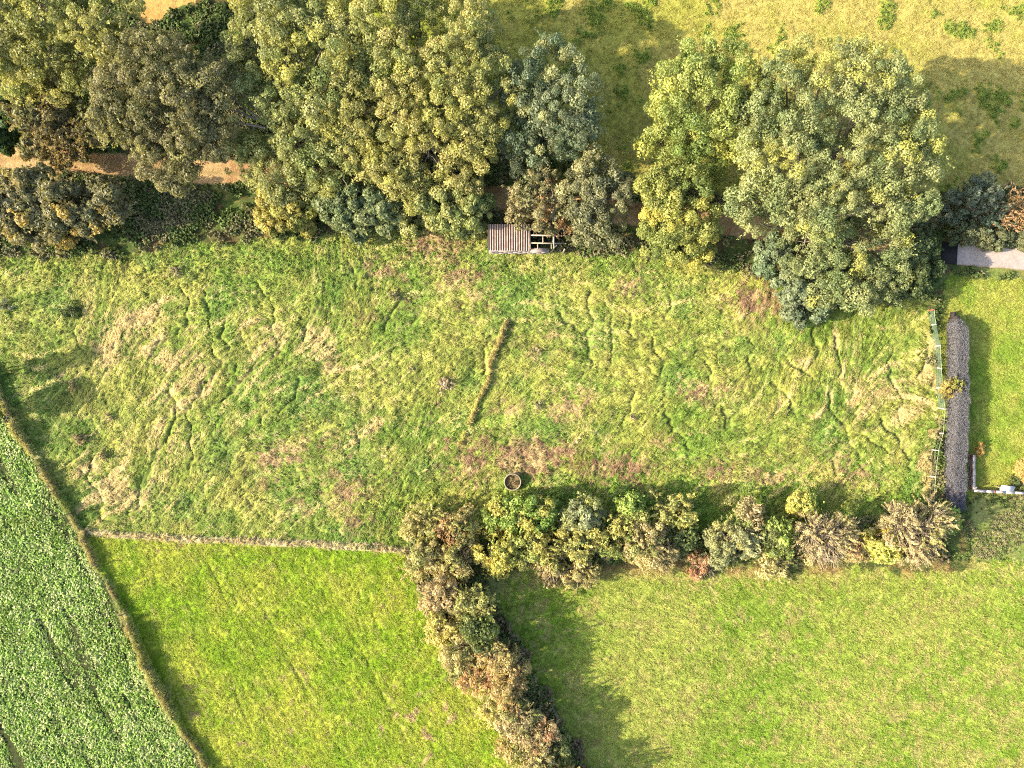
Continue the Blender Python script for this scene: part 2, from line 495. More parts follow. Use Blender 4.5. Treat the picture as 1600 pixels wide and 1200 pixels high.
col = g_rough.copy()
region = np.full(GX.shape, 8)                       # rough verge
woodland = (PY < 470) & ~meadow & ~upper & ~lawn & (PX < 1500)
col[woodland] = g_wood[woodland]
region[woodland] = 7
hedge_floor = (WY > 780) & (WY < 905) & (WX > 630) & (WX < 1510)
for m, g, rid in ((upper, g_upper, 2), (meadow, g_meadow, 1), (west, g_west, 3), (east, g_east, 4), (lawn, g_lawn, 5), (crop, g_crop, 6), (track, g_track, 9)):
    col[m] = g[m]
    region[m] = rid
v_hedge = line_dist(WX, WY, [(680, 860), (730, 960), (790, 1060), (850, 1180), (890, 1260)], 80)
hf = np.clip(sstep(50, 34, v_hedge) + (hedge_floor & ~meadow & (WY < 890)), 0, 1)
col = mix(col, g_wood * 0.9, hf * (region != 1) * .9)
col[dry_top] = mix(C3(232, 194, 118), C3(214, 168, 96), n2)[dry_top]
region[dry_top] = 8
fence_t = sstep(5, 1.5, d_fence)
dead = mix(C3(184, 174, 116), C3(146, 160, 78), sstep(.45, .6, fbm(GX, GY, 3.0, 71, 2)))
dead = mix(dead, C3(178, 156, 112), sstep(.5, .7, n2) * .6)
col = mix(col, dead, fence_t * 0.9)
bank_t = sstep(6, 3, d_bank)
col = mix(col, mix(C3(228, 212, 164), C3(208, 188, 140), n2), bank_t)
ridge_t = sstep(4.2, 1.5, d_ridge) * sstep(.3, .5, fbm(GX, GY, 1.2, 99, 2) + .12)
col = mix(col, mix(C3(212, 194, 132), C3(184, 168, 108), n2), ridge_t)
col = mix(col, mix(C3(214, 188, 120), C3(180, 148, 104), n2), (np.exp(-((PY - 893 + 8 * n1) / 9.0) ** 2) * (PX > 930) * (PX < 1480) * sstep(.35, .6, n2)) * .8)
# brightness grain that belongs to the blades themselves
gr_ = sstep(.92, 1.10, col[..., 1] / col[..., 0])[..., None]
col = col * (np.where((region == 1)[..., None], np.array([1.20, 1.05, 1.32]), np.where((region == 4)[..., None], np.array([1.16, 1.02, 1.26]), np.where((region == 3)[..., None], np.array([1.24, 1.12, 1.4]), np.array([1.10, 1.02, 1.2])))) * gr_ + np.array([1.03, 1.0, .92]) * (1 - gr_))
col = col * np.where(np.isin(region, (1, 3, 4)), np.clip(1 + .075 * L_fine + .06 * L_m * (region == 1), .6, 1.5), 1.0)[..., None]
col = col * (0.86 + 0.28 * RNG.random(GX.shape))[..., None] * (0.9 + 0.2 * n3)[..., None]

# heights
z = 0.35 + 0.5 * (n4 - .5) * 0.4
z_m = 0.32 * (lump - .5) + 0.040 * L_m + 0.022 * L_fine + 0.10 * (n3 - .5) + 0.28 * (n2 - .5) * .6
z_m = z_m - 0.23 * run_depth + 0.02 * run_lip + 0.10 * P_brown * (n3 - .45)
z_w = 0.026 * L_w + 0.014 * L_fine + 0.09 * (n3 - .5) + 0.05 * (n2 - .5)
z_e = 0.024 * L_e + 0.014 * L_fine + 0.08 * (n3 - .5) + 0.07 * (n2 - .5) - .03 * bare
z_u = 0.05 * (n3 - .5) + 0.10 * (n2 - .5) + .10 * sstep(0.60, 0.74, fbm(GX, GY, 2.4, 63, 3))
z_l = 0.02 * (n3 - .5) + 0.03 * (n2 - .5)
z_o = 0.12 * (n3 - .5) + 0.2 * (n2 - .5)
zz = np.where(region == 1, z_m, np.where(region == 3, z_w, np.where(region == 4, z_e, np.where(region == 2, z_u, np.where(region == 5, z_l, z_o)))))
zz = np.where(region == 9, 0.03 * (n3 - .5) - .05 * np.exp(-((d_track - 9) / 4) ** 2), zz)
rowphase = (PX * math.sin(math.radians(63)) - PY * math.cos(math.radians(63))) * S
zz = np.where(region == 6, 0.05 * (n3 - .5), zz)
# wheel lines in the lower left pasture
for off in (-6.0, -2.2, 1.0, 4.6, 8.0):
    base = (PX - 440) * math.sin(math.radians(62)) * S - (PY - 1030) * math.cos(math.radians(62)) * S + (n1 - .5) * 1.2
    tl = np.exp(-((base - off) / 0.16) ** 2) * west * sstep(.42, .58, fbm(GX, GY, 7, 72 + int(off), 2))
    zz = zz - 0.09 * tl
    col = col * (1 - .16 * tl)[..., None]
zz = zz + fence_t * (0.18 + 0.3 * n2 + .35 * sstep(.5, .7, fbm(GX, GY, 2.4, 73, 2)))
zz = zz + bank_t * (0.16 + .1 * n3) + ridge_t * (0.24 + .2 * n2)
z = z + zz
edge = np.minimum(np.minimum(GX + 59, 59 - GX), np.minimum(GY + 45, 45 - GY))
z = np.maximum(z, 0.05) * sstep(0.0, 1.6, edge) - 0.45 * sstep(1.6, 0.0, edge)
# a flat bed for the lane
d_lane = line_dist(PX, PY, [(1470, 396), (1720, 414)], 60)
z = np.where((d_lane < 22) & (PX > 1462), 0.30, z)


def ground_z(x, y):
    fx = np.clip((np.asarray(x, float) + 59.0) / DX, 0, NX - 1.001)
    fy = np.clip((np.asarray(y, float) + 45.0) / DX, 0, NY - 1.001)
    ix, iy = fx.astype(int), fy.astype(int)
    tx, ty = fx - ix, fy - iy
    return (z[iy, ix] * (1 - tx) + z[iy, ix + 1] * tx) * (1 - ty) + (z[iy + 1, ix] * (1 - tx) + z[iy + 1, ix + 1] * tx) * ty


def gz(x, y):
    return float(ground_z(np.array([x]), np.array([y]))[0])


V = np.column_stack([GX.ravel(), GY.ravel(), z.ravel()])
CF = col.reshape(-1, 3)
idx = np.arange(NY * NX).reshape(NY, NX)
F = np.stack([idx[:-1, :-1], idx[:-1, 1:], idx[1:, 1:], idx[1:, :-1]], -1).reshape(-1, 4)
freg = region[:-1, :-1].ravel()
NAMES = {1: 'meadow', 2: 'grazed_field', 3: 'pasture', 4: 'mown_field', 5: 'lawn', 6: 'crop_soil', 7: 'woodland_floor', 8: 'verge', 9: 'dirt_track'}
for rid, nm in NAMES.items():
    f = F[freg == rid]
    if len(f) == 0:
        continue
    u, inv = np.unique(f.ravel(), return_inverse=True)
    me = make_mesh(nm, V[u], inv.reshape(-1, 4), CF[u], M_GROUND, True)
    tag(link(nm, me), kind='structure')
# the land beyond, out to the horizon
mb = MB()
n = 40
ax = np.linspace(-1500, 1500, n)
AX, AY = np.meshgrid(ax, ax)
vv = np.column_stack([AX.ravel(), AY.ravel(), np.full(n * n, -0.1)])
ii = np.arange(n * n).reshape(n, n)
ff = np.stack([ii[:-1, :-1], ii[:-1, 1:], ii[1:, 1:], ii[1:, :-1]], -1).reshape(-1, 4)
me = make_mesh('ground', vv, ff, np.tile(lin(150, 168, 70), (n * n, 1)), M_GROUND)
tag(link('ground', me), kind='structure')

# concrete lane
lane = [(1497, 380), (1720, 396), (1720, 433), (1495, 413)]
mb = MB()
k = 26
top0 = np.array([at(1497 + (1720 - 1497) * t, 380 + 17 * t, .42) for t in np.linspace(0, 1, k)])
bot0 = np.array([at(1495 + (1720 - 1495) * t, 413.5 + 19 * t, .42) for t in np.linspace(0, 1, k)])
top0[:, 1] += RNG.normal(0, .05, k)
bot0[:, 1] += RNG.normal(0, .05, k)
rows = [top0 * (1 - t) + bot0 * t for t in (0, .08, .5, .92, 1)]
rows = [np.column_stack([top0[:, 0], top0[:, 1], top0[:, 2] - .2])] + rows + [np.column_stack([bot0[:, 0], bot0[:, 1], bot0[:, 2] - .2])]
vv = np.concatenate(rows)
ii = np.arange(len(vv)).reshape(len(rows), k)
ff = np.stack([ii[:-1, :-1], ii[1:, :-1], ii[1:, 1:], ii[:-1, 1:]], -1).reshape(-1, 4)
lc = np.tile(lin(214, 196, 180), (len(vv), 1)) * (0.9 + .2 * RNG.random((len(vv), 1)))
lc[:2 * k] = lin(188, 168, 140)
lc[-2 * k:] = lin(180, 160, 132)
tag(link('lane', make_mesh('lane', vv, ff, lc, M_STONE)), kind='structure')
mb = MB()
mb.box(at(1483.5, 395.5, .37), (1.72, 2.35, .08), -0.08, lin(58, 54, 50))
o = mb.build('tarmac_patch', M_STONE)
tag(o, kind='structure')

# ------------------------------------------------------------------ foliage machinery
def clump_template(m, leaf, seed, kind='ball'):
    """m leaf triangles in a unit clump that grows along +Z: (m,3,3)"""
    r = np.random.default_rng(seed)
    if kind == 'ball':
        d = r.normal(0, 1, (m, 3))
        d[:, 2] += 0.45
        d /= np.linalg.norm(d, axis=1)[:, None]
        p = d * (0.45 + 0.55 * r.random((m, 1)) ** 0.5) * np.array([1, 1, 0.85])
        nrm = d + r.normal(0, 0.55, (m, 3))
    elif kind == 'spray':                       # a curved shoot with leaves along it
        t = r.random(m) ** 0.8
        bend = r.normal(0, 0.45, 2)
        p = np.column_stack([bend[0] * t * t, bend[1] * t * t, 1.9 * t - .5]) + r.normal(0, 0.11, (m, 3)) * (1.25 - t)[:, None]
        nrm = r.normal(0, 1, (m, 3))
    else:                                       # 'loose': a wispy open spray
        nb = 7
        b = r.integers(0, nb, m)
        bd = r.normal(0, 0.75, (nb, 3))
        bd[:, 2] = np.abs(bd[:, 2]) + .5
        t = r.random(m) ** .7
        p = bd[b] * t[:, None] * 1.1 - np.array([0, 0, .5]) + r.normal(0, 0.10, (m, 3))
        nrm = r.normal(0, .8, (m, 3)) + bd[b] * .4
    nrm /= np.linalg.norm(nrm, axis=1)[:, None]
    a = r.normal(0, 1, (m, 3))
    u = np.cross(nrm, a)
    u /= np.linalg.norm(u, axis=1)[:, None] + 1e-9
    w = np.cross(nrm, u)
    L = leaf * (0.7 + 0.6 * r.random((m, 1)))
    tri = np.stack([p - u * L * 0.5 - w * L * .34, p - u * L * .35 + w * L * .40, p + u * L * 0.62], 1)
    return tri


LEAFK = np.array([1.84, 1.68, 1.84])
_TPL = {}


def templates(kind, m, leaf):
    key = (kind, m, round(leaf, 3))
    if key not in _TPL:
        _TPL[key] = np.stack([clump_template(m, leaf, 100 + i, kind) for i in range(8)])
    return _TPL[key]


def fib_dirs(n, r):
    i = np.arange(n) + 0.5
    ph = np.arccos(1 - 2 * i / n)
    th = math.pi * (1 + 5 ** 0.5) * i
    d = np.column_stack([np.cos(th) * np.sin(ph), np.sin(th) * np.sin(ph), np.cos(ph)])
    d += r.normal(0, 0.9 / math.sqrt(n), d.shape)
    return d / np.linalg.norm(d, axis=1)[:, None]


def crown(lobes, seed, c1, c2, c3=None, share3=0.0, clump=0.75, leaf=0.30, m=215, kind='ball', squash=0.85, cover=1.0, inner=0.15, mix_kind=None, mix_share=0.0, low=-0.22, gaps=.20):
    """leaf clumps all over a set of lobes; returns vertices, triangles, colours, clump centres"""
    r = np.random.default_rng(seed)
    lobes = np.asarray(lobes, float)
    P, D, Sc = [], [], []
    for li, (x, y, zc, R) in enumerate(lobes):
        n = max(6, int(cover * 4 * math.pi * R * R / (1.55 * clump) ** 2))
        d = fib_dirs(n, r)
        d = d[d[:, 2] > low]
        rr = R * (0.80 + 0.42 * r.random((len(d), 1)) ** 1.3)
        p = np.array([x, y, zc]) + d * rr * np.array([1, 1, squash])
        keep = np.ones(len(p), bool)
        for lj, (x2, y2, z2, R2) in enumerate(lobes):
            if lj != li:
                q = (p - np.array([x2, y2, z2])) / np.array([1, 1, squash])
                keep &= np.linalg.norm(q, axis=1) > R2 * 0.74
        keep &= p[:, 2] > 0.08
        hole = fbm(p[:, 0] * .9 + p[:, 2] * .5 + 31, p[:, 1] * .9 - p[:, 2] * .5, 2.7, seed % 83 + 9, 2)
        keep &= hole > np.quantile(hole, gaps)
        P.append(p[keep])
        D.append(d[keep])
        Sc.append(np.full(keep.sum(), 1.0))
        ni = int(inner * len(d))
        if ni:
            di = fib_dirs(ni, r)
            P.append(np.array([x, y, zc]) + di * R * 0.55 * np.array([1, 1, squash]))
            D.append(di)
            Sc.append(np.full(ni, 1.1))
    P, D, Sc = np.concatenate(P), np.concatenate(D), np.concatenate(Sc)
    n = len(P)
    Sc = Sc * clump * np.clip(r.normal(1.0, 0.34, n), .5, 1.8)
    up = D + np.array([0, 0, 0.35]) + r.normal(0, .25, D.shape)
    up /= np.linalg.norm(up, axis=1)[:, None]
    a = r.normal(0, 1, (n, 3))
    u = np.cross(up, a)
    u /= np.linalg.norm(u, axis=1)[:, None]
    w = np.cross(up, u)
    M = np.stack([u, w, up], -1)                # columns: local axes
    V = []
    Cc = []
    sel = r.random(n) < mix_share if mix_kind else np.zeros(n, bool)
    t_cl = np.clip(fbm(P[:, 0] + P[:, 2] * .6, P[:, 1] - P[:, 2] * .4, 2.6, seed % 97, 2) * 1.5 - .25 + r.normal(0, .16, n), 0, 1)
    base = c1[None] * (1 - t_cl[:, None]) + c2[None] * t_cl[:, None]
    if c3 is not None:
        f3 = fbm(P[:, 0] - P[:, 2], P[:, 1] + P[:, 2], 2.2, seed % 89 + 5, 2) + r.normal(0, .06, n)
        th = np.quantile(f3, 1 - share3)
        g = sstep(th - .06, th + .06, f3)[:, None] * .9
        base = base * (1 - g) + c3[None] * g
    base = base * np.clip(r.normal(1, .10, (n, 1)), .75, 1.3)
    for kd, s_ in ((kind, ~sel), (mix_kind, sel)):
        if kd is None or not s_.any():   # nothing of this kind here
            continue
        mm = m if kd == 'ball' else max(14, int(m * .5))
        T = templates(kd, mm, leaf / clump)
        tp = T[r.integers(0, 8, s_.sum())]      # (n,m,3,3)
        v = np.einsum('nij,nmkj->nmki', M[s_], tp) * Sc[s_][:, None, None, None] + P[s_][:, None, None, :]
        cc = base[s_][:, None, :] * np.clip(r.normal(1, .12, (s_.sum(), mm, 1)), .6, 1.5)
        V.append(v.reshape(-1, 3))
        Cc.append(np.repeat(cc.reshape(-1, 3), 3, 0))
    V, Cc = np.concatenate(V), np.concatenate(Cc) * LEAFK
    V[:, 2] = np.maximum(V[:, 2], 0.06)
    return V, np.arange(len(V)).reshape(-1, 3), Cc, P


def limb(mb, p0, p1, r0, r1, r, n=5, k=5, sag=0.12, col=None):
    p0, p1 = np.asarray(p0, float), np.asarray(p1, float)
    L = np.linalg.norm(p1 - p0)
    t = np.linspace(0, 1, k)[:, None]
    pts = p0 + (p1 - p0) * t + np.sin(t * math.pi) * r.normal(0, sag * L * .5, (1, 3)) + r.normal(0, .02 * L, (k, 3)) * np.sin(t * math.pi)
    mb.tube(pts, np.linspace(r0, r1, k), n, col)


BARK = lin(150, 132, 108)
GREYBARK = lin(176, 160, 136)
TOTAL = [0]


def plant(name, label, cat, group, base_px, lobes_px, zlo, zhi, c1, c2, c3=None, share3=0.0, trunk=0.3, bark=None, seed=1, twigs=0, twig_len=1.2, part='crown', stem='trunk', shrink=1.0, bare=None, **kw):
    """one tree or shrub: an Empty at its base, a crown of leaves, a trunk with limbs"""
    r = np.random.default_rng(seed)
    bx, by, _ = at(*base_px)
    bz = gz(bx, by)
    lp = np.array(lobes_px, float)
    ys = lp[:, 1]
    t = (ys.max() - ys) / max(1e-6, ys.max() - ys.min()) if len(ys) > 1 else np.array([.5])
    zs = zlo + (zhi - zlo) * np.sin(t * math.pi / 2) + r.normal(0, .15, len(t)) * (zhi - zlo) * .3
    lobes = []
    for (px, py, rp), zc in zip(lobes_px, zs):
        x, y, _ = at(px, py, zc)
        lobes.append((x - bx, y - by, zc - bz, rp * shrink * S * (H - zc) / H))
    Vv, Ff, Cc, P = crown(lobes, seed, c1, c2, c3, share3, **kw)
    root = bpy.data.objects.new(name, None)
    C.objects.link(root)
    root.location = (bx, by, bz)
    root.empty_display_size = 0.5
    tag(root, label, cat, group)
    link(part, make_mesh(part, Vv, Ff, Cc, M_LEAF), root)
    TOTAL[0] += len(Ff)
    bk = BARK if bark is None else bark
    mb = MB()
    cx, cy, cz, _ = np.mean(lobes, 0)
    fork = np.array([cx * .35, cy * .35, max(0.5, cz * .45)])
    if trunk >= .2:
        pts = np.array([[0, 0, -.3], [0, 0, .25], fork * .5 + r.normal(0, .08, 3), fork])
        mb.tube(pts, [trunk * 1.35, trunk * 1.1, trunk * .9, trunk * .75], 8, bk)
    else:
        fork = np.array([0, 0, .1])
    for (x, y, zc, R) in lobes:
        e = np.array([x, y, zc + R * .25])
        limb(mb, fork if trunk >= .2 else r.normal(0, .25, 3) * np.array([1, 1, 0]) + np.array([0, 0, -.1]), e, max(trunk * .5, .05), .04, r, 5, 6, .12, bk)
        for _ in range(5):
            d = r.normal(0, 1, 3)
            d[2] = abs(d[2])
            d /= np.linalg.norm(d)
            limb(mb, e * .8 + fork * .2, np.array([x, y, zc]) + d * R * .92, .05, .015, r, 3, 4, .15, bk)
    for _ in range(twigs):
        x, y, zc, R = lobes[r.integers(0, len(lobes))]
        d = r.normal(0, 1, 3)
        d[2] = abs(d[2]) * .8
        d /= np.linalg.norm(d)
        a = np.array([x, y, zc]) + d * R * .45
        b = np.array([x, y, zc]) + d * (R * .95 + twig_len * r.random() * .5) + r.normal(0, .18, 3)
        limb(mb, a, b, .035, .012, r, 3, 4, .25, bk * r.uniform(.8, 1.5))
    link(stem, mb.build(stem, M_BARK, None).data, None) if False else None
    o = mb.build(stem, M_BARK, root, True)
    if bare:
        for (px0, py0, z0, px1, py1, z1) in bare:
            b2 = MB()
            p0 = np.array(at(px0, py0, z0)) - np.array([bx, by, bz])
            p1 = np.array(at(px1, py1, z1)) - np.array([bx, by, bz])
            limb(b2, p0, p1, .13, .06, r, 5, 6, .06, lin(206, 184, 156))
            for q in range(7):
                tq = r.uniform(.35, .95)
                a = p0 + (p1 - p0) * tq
                e = a + (p1 - p0) / np.linalg.norm(p1 - p0) * r.uniform(.5, 1.3) + r.normal(0, .5, 3)
                limb(b2, a, e, .06, .025, r, 4, 4, .15, lin(206, 184, 156))
            b2.build('dead_branch', M_BARK, root, True)
    return root


# ------------------------------------------------------------------ trees of the lane
YG1, YG2, YG3 = lin(144, 156, 86), lin(180, 184, 112), lin(190, 192, 100)
AG1, AG2 = lin(130, 148, 82), lin(176, 182, 108)
plant('ash_tree', 'tall yellow-green ash beside the tan track, bare dead branches on its left flank', 'tree', 'big trees along the lane', (465, 250),
      [(430, 20, 52), (490, 25, 52), (405, 75, 42), (455, 85, 55), (515, 85, 50), (385, 118, 34), (446, 152, 44), (500, 150, 52), (535, 40, 42), (470, 215, 44), (392, 245, 36), (430, 275, 40), (500, 250, 46), (540, 200, 40), (450, 300, 36), (520, 300, 36)],
      3.2, 9.4, AG1 * 1.02, YG2, YG3, .22, .42, GREYBARK, 201, leaf=.15, clump=.60, mix_kind='loose', mix_share=.25,
      bare=[(408, 190, 7, 362, 152, 8), (410, 180, 7, 368, 138, 8), (415, 200, 7, 368, 190, 7.5), (400, 186, 7, 356, 170, 7.5)])
plant('ash_tree', 'broad pale yellow-green ash just left of the tin shed, tallest of the middle', 'tree', 'big trees along the lane', (650, 270),
      [(600, 35, 52), (660, 22, 52), (720, 50, 52), (570, 95, 46), (640, 95, 60), (710, 105, 56), (758, 115, 42), (788, 140, 26), (560, 165, 42), (620, 180, 55), (695, 180, 52), (752, 185, 36), (556, 232, 36), (610, 245, 48), (668, 240, 40), (735, 228, 36), (640, 290, 36), (722, 282, 32)],
      4.0, 9.6, YG1 * 1.02, lin(196, 192, 112), YG3, .16, .5, GREYBARK, 202, leaf=.15, clump=.56, mix_kind='loose', mix_share=.25,
      bare=[(665, 170, 9, 670, 235, 6.5), (672, 165, 9, 678, 225, 7), (640, 280, 5, 622, 262, 6), (560, 310, 4, 548, 300, 5)])
plant('sycamore_tree', 'grey-green rounded tree directly above the pale bush by the shed', 'tree', 'big trees along the lane', (835, 245),
      [(862, 105, 42), (900, 140, 38), (830, 120, 36), (872, 165, 46), (812, 165, 34), (905, 190, 36), (850, 215, 42), (800, 215, 34), (895, 225, 30), (830, 250, 34)],
      3.6, 9, lin(100, 122, 84), lin(142, 154, 110), lin(176, 182, 116), .16, .36, BARK, 203, leaf=.158, clump=.60, mix_kind='loose', mix_share=.25, shrink=.90)
plant('ash_tree', 'bright green lumpy ash between the grey-green tree and the giant ash', 'tree', 'big trees along the lane', (1065, 265),
      [(1085, 112, 42), (1140, 112, 44), (1050, 140, 40), (1108, 155, 54), (1160, 150, 42), (1035, 185, 34), (1085, 205, 46), (1140, 205, 42), (1050, 240, 36), (1105, 250, 36), (1025, 225, 28)],
      4, 9.5, lin(126, 150, 74), lin(172, 184, 96), lin(188, 194, 92), .16, .38, BARK, 204, leaf=.158, clump=.66, mix_kind='loose', mix_share=.15, shrink=.90)
plant('field_maple', 'low yellow-tinged tree at the wood edge below the bright lumpy ash', 'tree', 'big trees along the lane', (1045, 365),
      [(1030, 300, 38), (1078, 302, 34), (1055, 335, 44), (1018, 345, 30), (1092, 350, 32), (1060, 375, 34), (1030, 380, 26), (1085, 388, 26)],
      2.2, 6, lin(122, 142, 72), lin(176, 182, 92), lin(190, 188, 88), .2, .25, BARK, 205, leaf=.165, clump=.60, shrink=.92)
plant('ash_tree', 'giant rounded ash beside the concrete lane, largest tree in view', 'tree', 'big trees along the lane', (1235, 365),
      [(1225, 130, 48), (1285, 112, 54), (1350, 118, 52), (1395, 140, 42), (1190, 175, 42), (1250, 180, 58), (1320, 175, 60), (1390, 190, 54), (1180, 240, 46), (1235, 250, 55), (1310, 250, 62), (1385, 255, 56), (1440, 250, 34), (1168, 310, 38), (1215, 325, 46), (1290, 330, 54), (1360, 330, 54), (1420, 315, 40), (1185, 350, 28), (1250, 392, 42), (1315, 395, 46), (1375, 390, 44), (1290, 440, 38), (1345, 450, 38), (1390, 435, 30), (1440, 205, 30)],
      3.2, 10.4, lin(120, 140, 84), lin(172, 180, 112), lin(188, 192, 96), .12, .6, GREYBARK, 206, leaf=.15, clump=.60, m=200, mix_kind='loose', mix_share=.2, shrink=.90)
plant('ash_tree', 'pale feathery ash in the upper left corner of the wood', 'tree', 'big trees along the lane', (95, 190),
      [(20, 15, 52), (80, 25, 56), (140, 40, 48), (180, 20, 40), (20, 75, 48), (75, 90, 52), (130, 95, 44), (175, 80, 40), (40, 125, 38), (100, 135, 34), (-30, 60, 50)],
      5, 10.5, lin(128, 142, 74), lin(184, 184, 104), lin(188, 188, 98), .12, .45, GREYBARK, 207, leaf=.158, clump=.60, kind='ball', mix_kind='loose', mix_share=.35, shrink=.92)
plant('thorn_tree', 'bronze-tinted thorn tree overhanging the dirt track at left', 'tree', 'big trees along the lane', (95, 245),
      [(55, 178, 34), (98, 168, 34), (126, 198, 28), (78, 206, 32), (108, 226, 24), (60, 232, 22), (96, 250, 18)],
      2.6, 4.4, lin(124, 118, 72), lin(160, 146, 92), lin(120, 126, 80), .3, .26, BARK, 208, leaf=.22, clump=.55, kind='loose', m=150, twigs=60, mix_kind='ball', mix_share=.5)
plant('oak_tree', 'dark olive tree hanging over the gap in the dirt track', 'tree', 'big trees along the lane', (250, 225),
      [(210, 90, 40), (262, 95, 44), (180, 150, 36), (225, 150, 44), (285, 150, 44), (330, 130, 36), (174, 188, 30), (235, 200, 42), (300, 205, 40), (340, 185, 30), (255, 250, 36), (290, 248, 30), (214, 222, 26), (272, 278, 24), (345, 225, 24)],
      6, 11, lin(108, 112, 68), lin(150, 148, 98), lin(164, 164, 98), .12, .4, BARK, 209, leaf=.158, clump=.58, mix_kind='loose', mix_share=.3, shrink=.92)
plant('willow_tree', 'spreading grey-green bush tree below the dirt track at the left edge', 'tree', 'big trees along the lane', (70, 335),
      [(10, 300, 32), (55, 298, 32), (100, 308, 32), (30, 325, 38), (75, 335, 36), (125, 325, 32), (90, 365, 28), (45, 355, 28), (160, 310, 28), (140, 345, 26), (180, 325, 22), (-15, 320, 34)],
      1.8, 4.6, lin(112, 120, 78), lin(158, 154, 104), lin(190, 172, 92), .16, .24, BARK, 210, leaf=.22, clump=.55, mix_kind='loose', mix_share=.4)
plant('elder_bush', 'dark green bush at the left edge above the dirt track', 'bush', None, (5, 235), [(5, 205, 28), (-20, 190, 30), (12, 180, 22)], 2, 3.5, lin(84, 112, 58), lin(116, 138, 72), None, 0, .1, BARK, 211, leaf=.22, clump=.5)
plant('holly_tree', 'small dense dull-green rounded tree to the right of the shed', 'tree', 'big trees along the lane', (920, 345),
      [(930, 275, 34), (905, 305, 32), (955, 308, 30), (928, 325, 36), (905, 345, 26), (950, 345, 28), (925, 368, 24), (972, 290, 18)],
      2.2, 6, lin(100, 110, 68), lin(146, 150, 104), lin(166, 168, 112), .2, .24, BARK, 212, leaf=.158, clump=.58, shrink=.92)
plant('willow_bush', 'pale wispy bush leaning over the open rafters of the shed', 'bush', None, (835, 335),
      [(822, 292, 23), (848, 290, 23), (816, 317, 21), (844, 322, 23), (870, 318, 19), (858, 346, 17), (878, 354, 14), (836, 344, 15), (808, 342, 13)],
      2.9, 4.8, lin(128, 134, 84), lin(172, 164, 110), lin(180, 142, 90), .16, .14, GREYBARK, 213, twigs=60, leaf=.18, clump=.48, kind='loose', m=170, mix_kind='ball', mix_share=.45,
      bare=[(868, 345, 4.5, 858, 296, 5), (860, 340, 4.5, 868, 305, 5.2)])
plant('maple_bush', 'golden yellow bush at the foot of the left ash', 'bush', None, (448, 345),
      [(430, 320, 26), (462, 322, 24), (445, 342, 28), (425, 345, 18), (470, 345, 18)], 1.8, 3, lin(166, 164, 80), lin(192, 184, 94), lin(146, 156, 74), .2, .12, BARK, 214, leaf=.2, clump=.5)
plant('elder_bush', 'grey-green bush under the broad ash, nearer the golden bush', 'bush', 'understorey bushes under the broad ash', (570, 345),
      [(545, 322, 30), (585, 315, 28), (565, 345, 26), (610, 338, 26), (535, 345, 20), (520, 322, 24)], 1.8, 3.6, lin(108, 128, 80), lin(152, 164, 104), None, 0, .12, BARK, 215, leaf=.24, clump=.55)
plant('elder_bush', 'light green bush under the broad ash, next to the shed', 'bush', 'understorey bushes under the broad ash', (705, 345),
      [(665, 325, 28), (700, 318, 30), (738, 325, 26), (685, 345, 26), (722, 348, 26), (752, 348, 16), (640, 342, 24)], 1.6, 3.4, lin(126, 148, 76), lin(174, 178, 104), None, 0, .12, BARK, 216, leaf=.24, clump=.55)
plant('elder_bush', 'blue-green bush at the left foot of the giant ash', 'bush', None, (1240, 465),
      [(1215, 420, 24), (1240, 440, 28), (1262, 462, 26), (1245, 480, 22), (1272, 482, 18), (1205, 395, 22)], 1.6, 3.2, lin(100, 126, 84), lin(142, 156, 110), None, 0, .12, BARK, 217, leaf=.24, clump=.52)
plant('yew_bush', 'dark bush at the right foot of the giant ash by the lane end', 'bush', None, (1420, 425),
      [(1432, 380, 24), (1410, 405, 28), (1438, 412, 22), (1420, 440, 26), (1445, 434, 18), (1398, 450, 20), (1446, 393, 15)], 2.0, 4.0, lin(78, 98, 54), lin(104, 118, 66), None, 0, .14, BARK, 218, leaf=.24, clump=.55)
plant('willow_bush', 'shaded blue-green bush with long shoots just above the concrete lane', 'bush', None, (1512, 335),
      [(1530, 305, 24), (1505, 322, 26), (1545, 322, 22), (1520, 345, 24), (1488, 345, 18), (1550, 348, 18), (1535, 285, 14)], 1.2, 2.6, lin(92, 114, 84), lin(134, 146, 112), None, 0, .1, BARK, 219, twigs=30, leaf=.2, clump=.5, kind='spray', m=120, mix_kind='ball', mix_share=.4)
plant('thorn_bush', 'orange-brown bare bush at the right edge above the lane', 'bush', None, (1572, 332),
      [(1570, 318, 26), (1588, 330, 22), (1560, 336, 20), (1582, 345, 18)], 1.2, 2.2, lin(182, 150, 104), lin(202, 170, 122), None, 0, .08, lin(220, 176, 116), 220, twigs=140, twig_len=1.6, leaf=.12, clump=.45, kind='spray', m=60, cover=.7)
plant('blackthorn_bush', 'dull green scrub between the lane and the orange-brown bush', 'bush', None, (1545, 368),
      [(1500, 362, 18), (1530, 366, 20), (1560, 370, 20), (1590, 374, 20)], .6, 1.2, lin(96, 112, 70), lin(136, 140, 92), None, 0, .05, BARK, 221, leaf=.18, clump=.42)
# saplings beyond the left edge whose shadows reach into the meadow
plant('hawthorn_sapling', 'young hawthorn beside the crop, shadow falling into the meadow, upper one', 'tree', 'saplings by the fence line', (-62, 588), [(-74, 586, 16), (-84, 580, 14), (-70, 576, 12)], 4.2, 5.6, lin(110, 130, 66), lin(150, 160, 84), None, 0, .2, BARK, 222, leaf=.22, clump=.5)
plant('hawthorn_sapling', 'young hawthorn beside the crop, shadow falling into the meadow, lower one', 'tree', 'saplings by the fence line', (-60, 648), [(-72, 646, 18), (-88, 640, 16), (-70, 632, 12)], 4.2, 5.6, lin(110, 130, 66), lin(150, 160, 84), None, 0, .2, BARK, 223, leaf=.22, clump=.5)

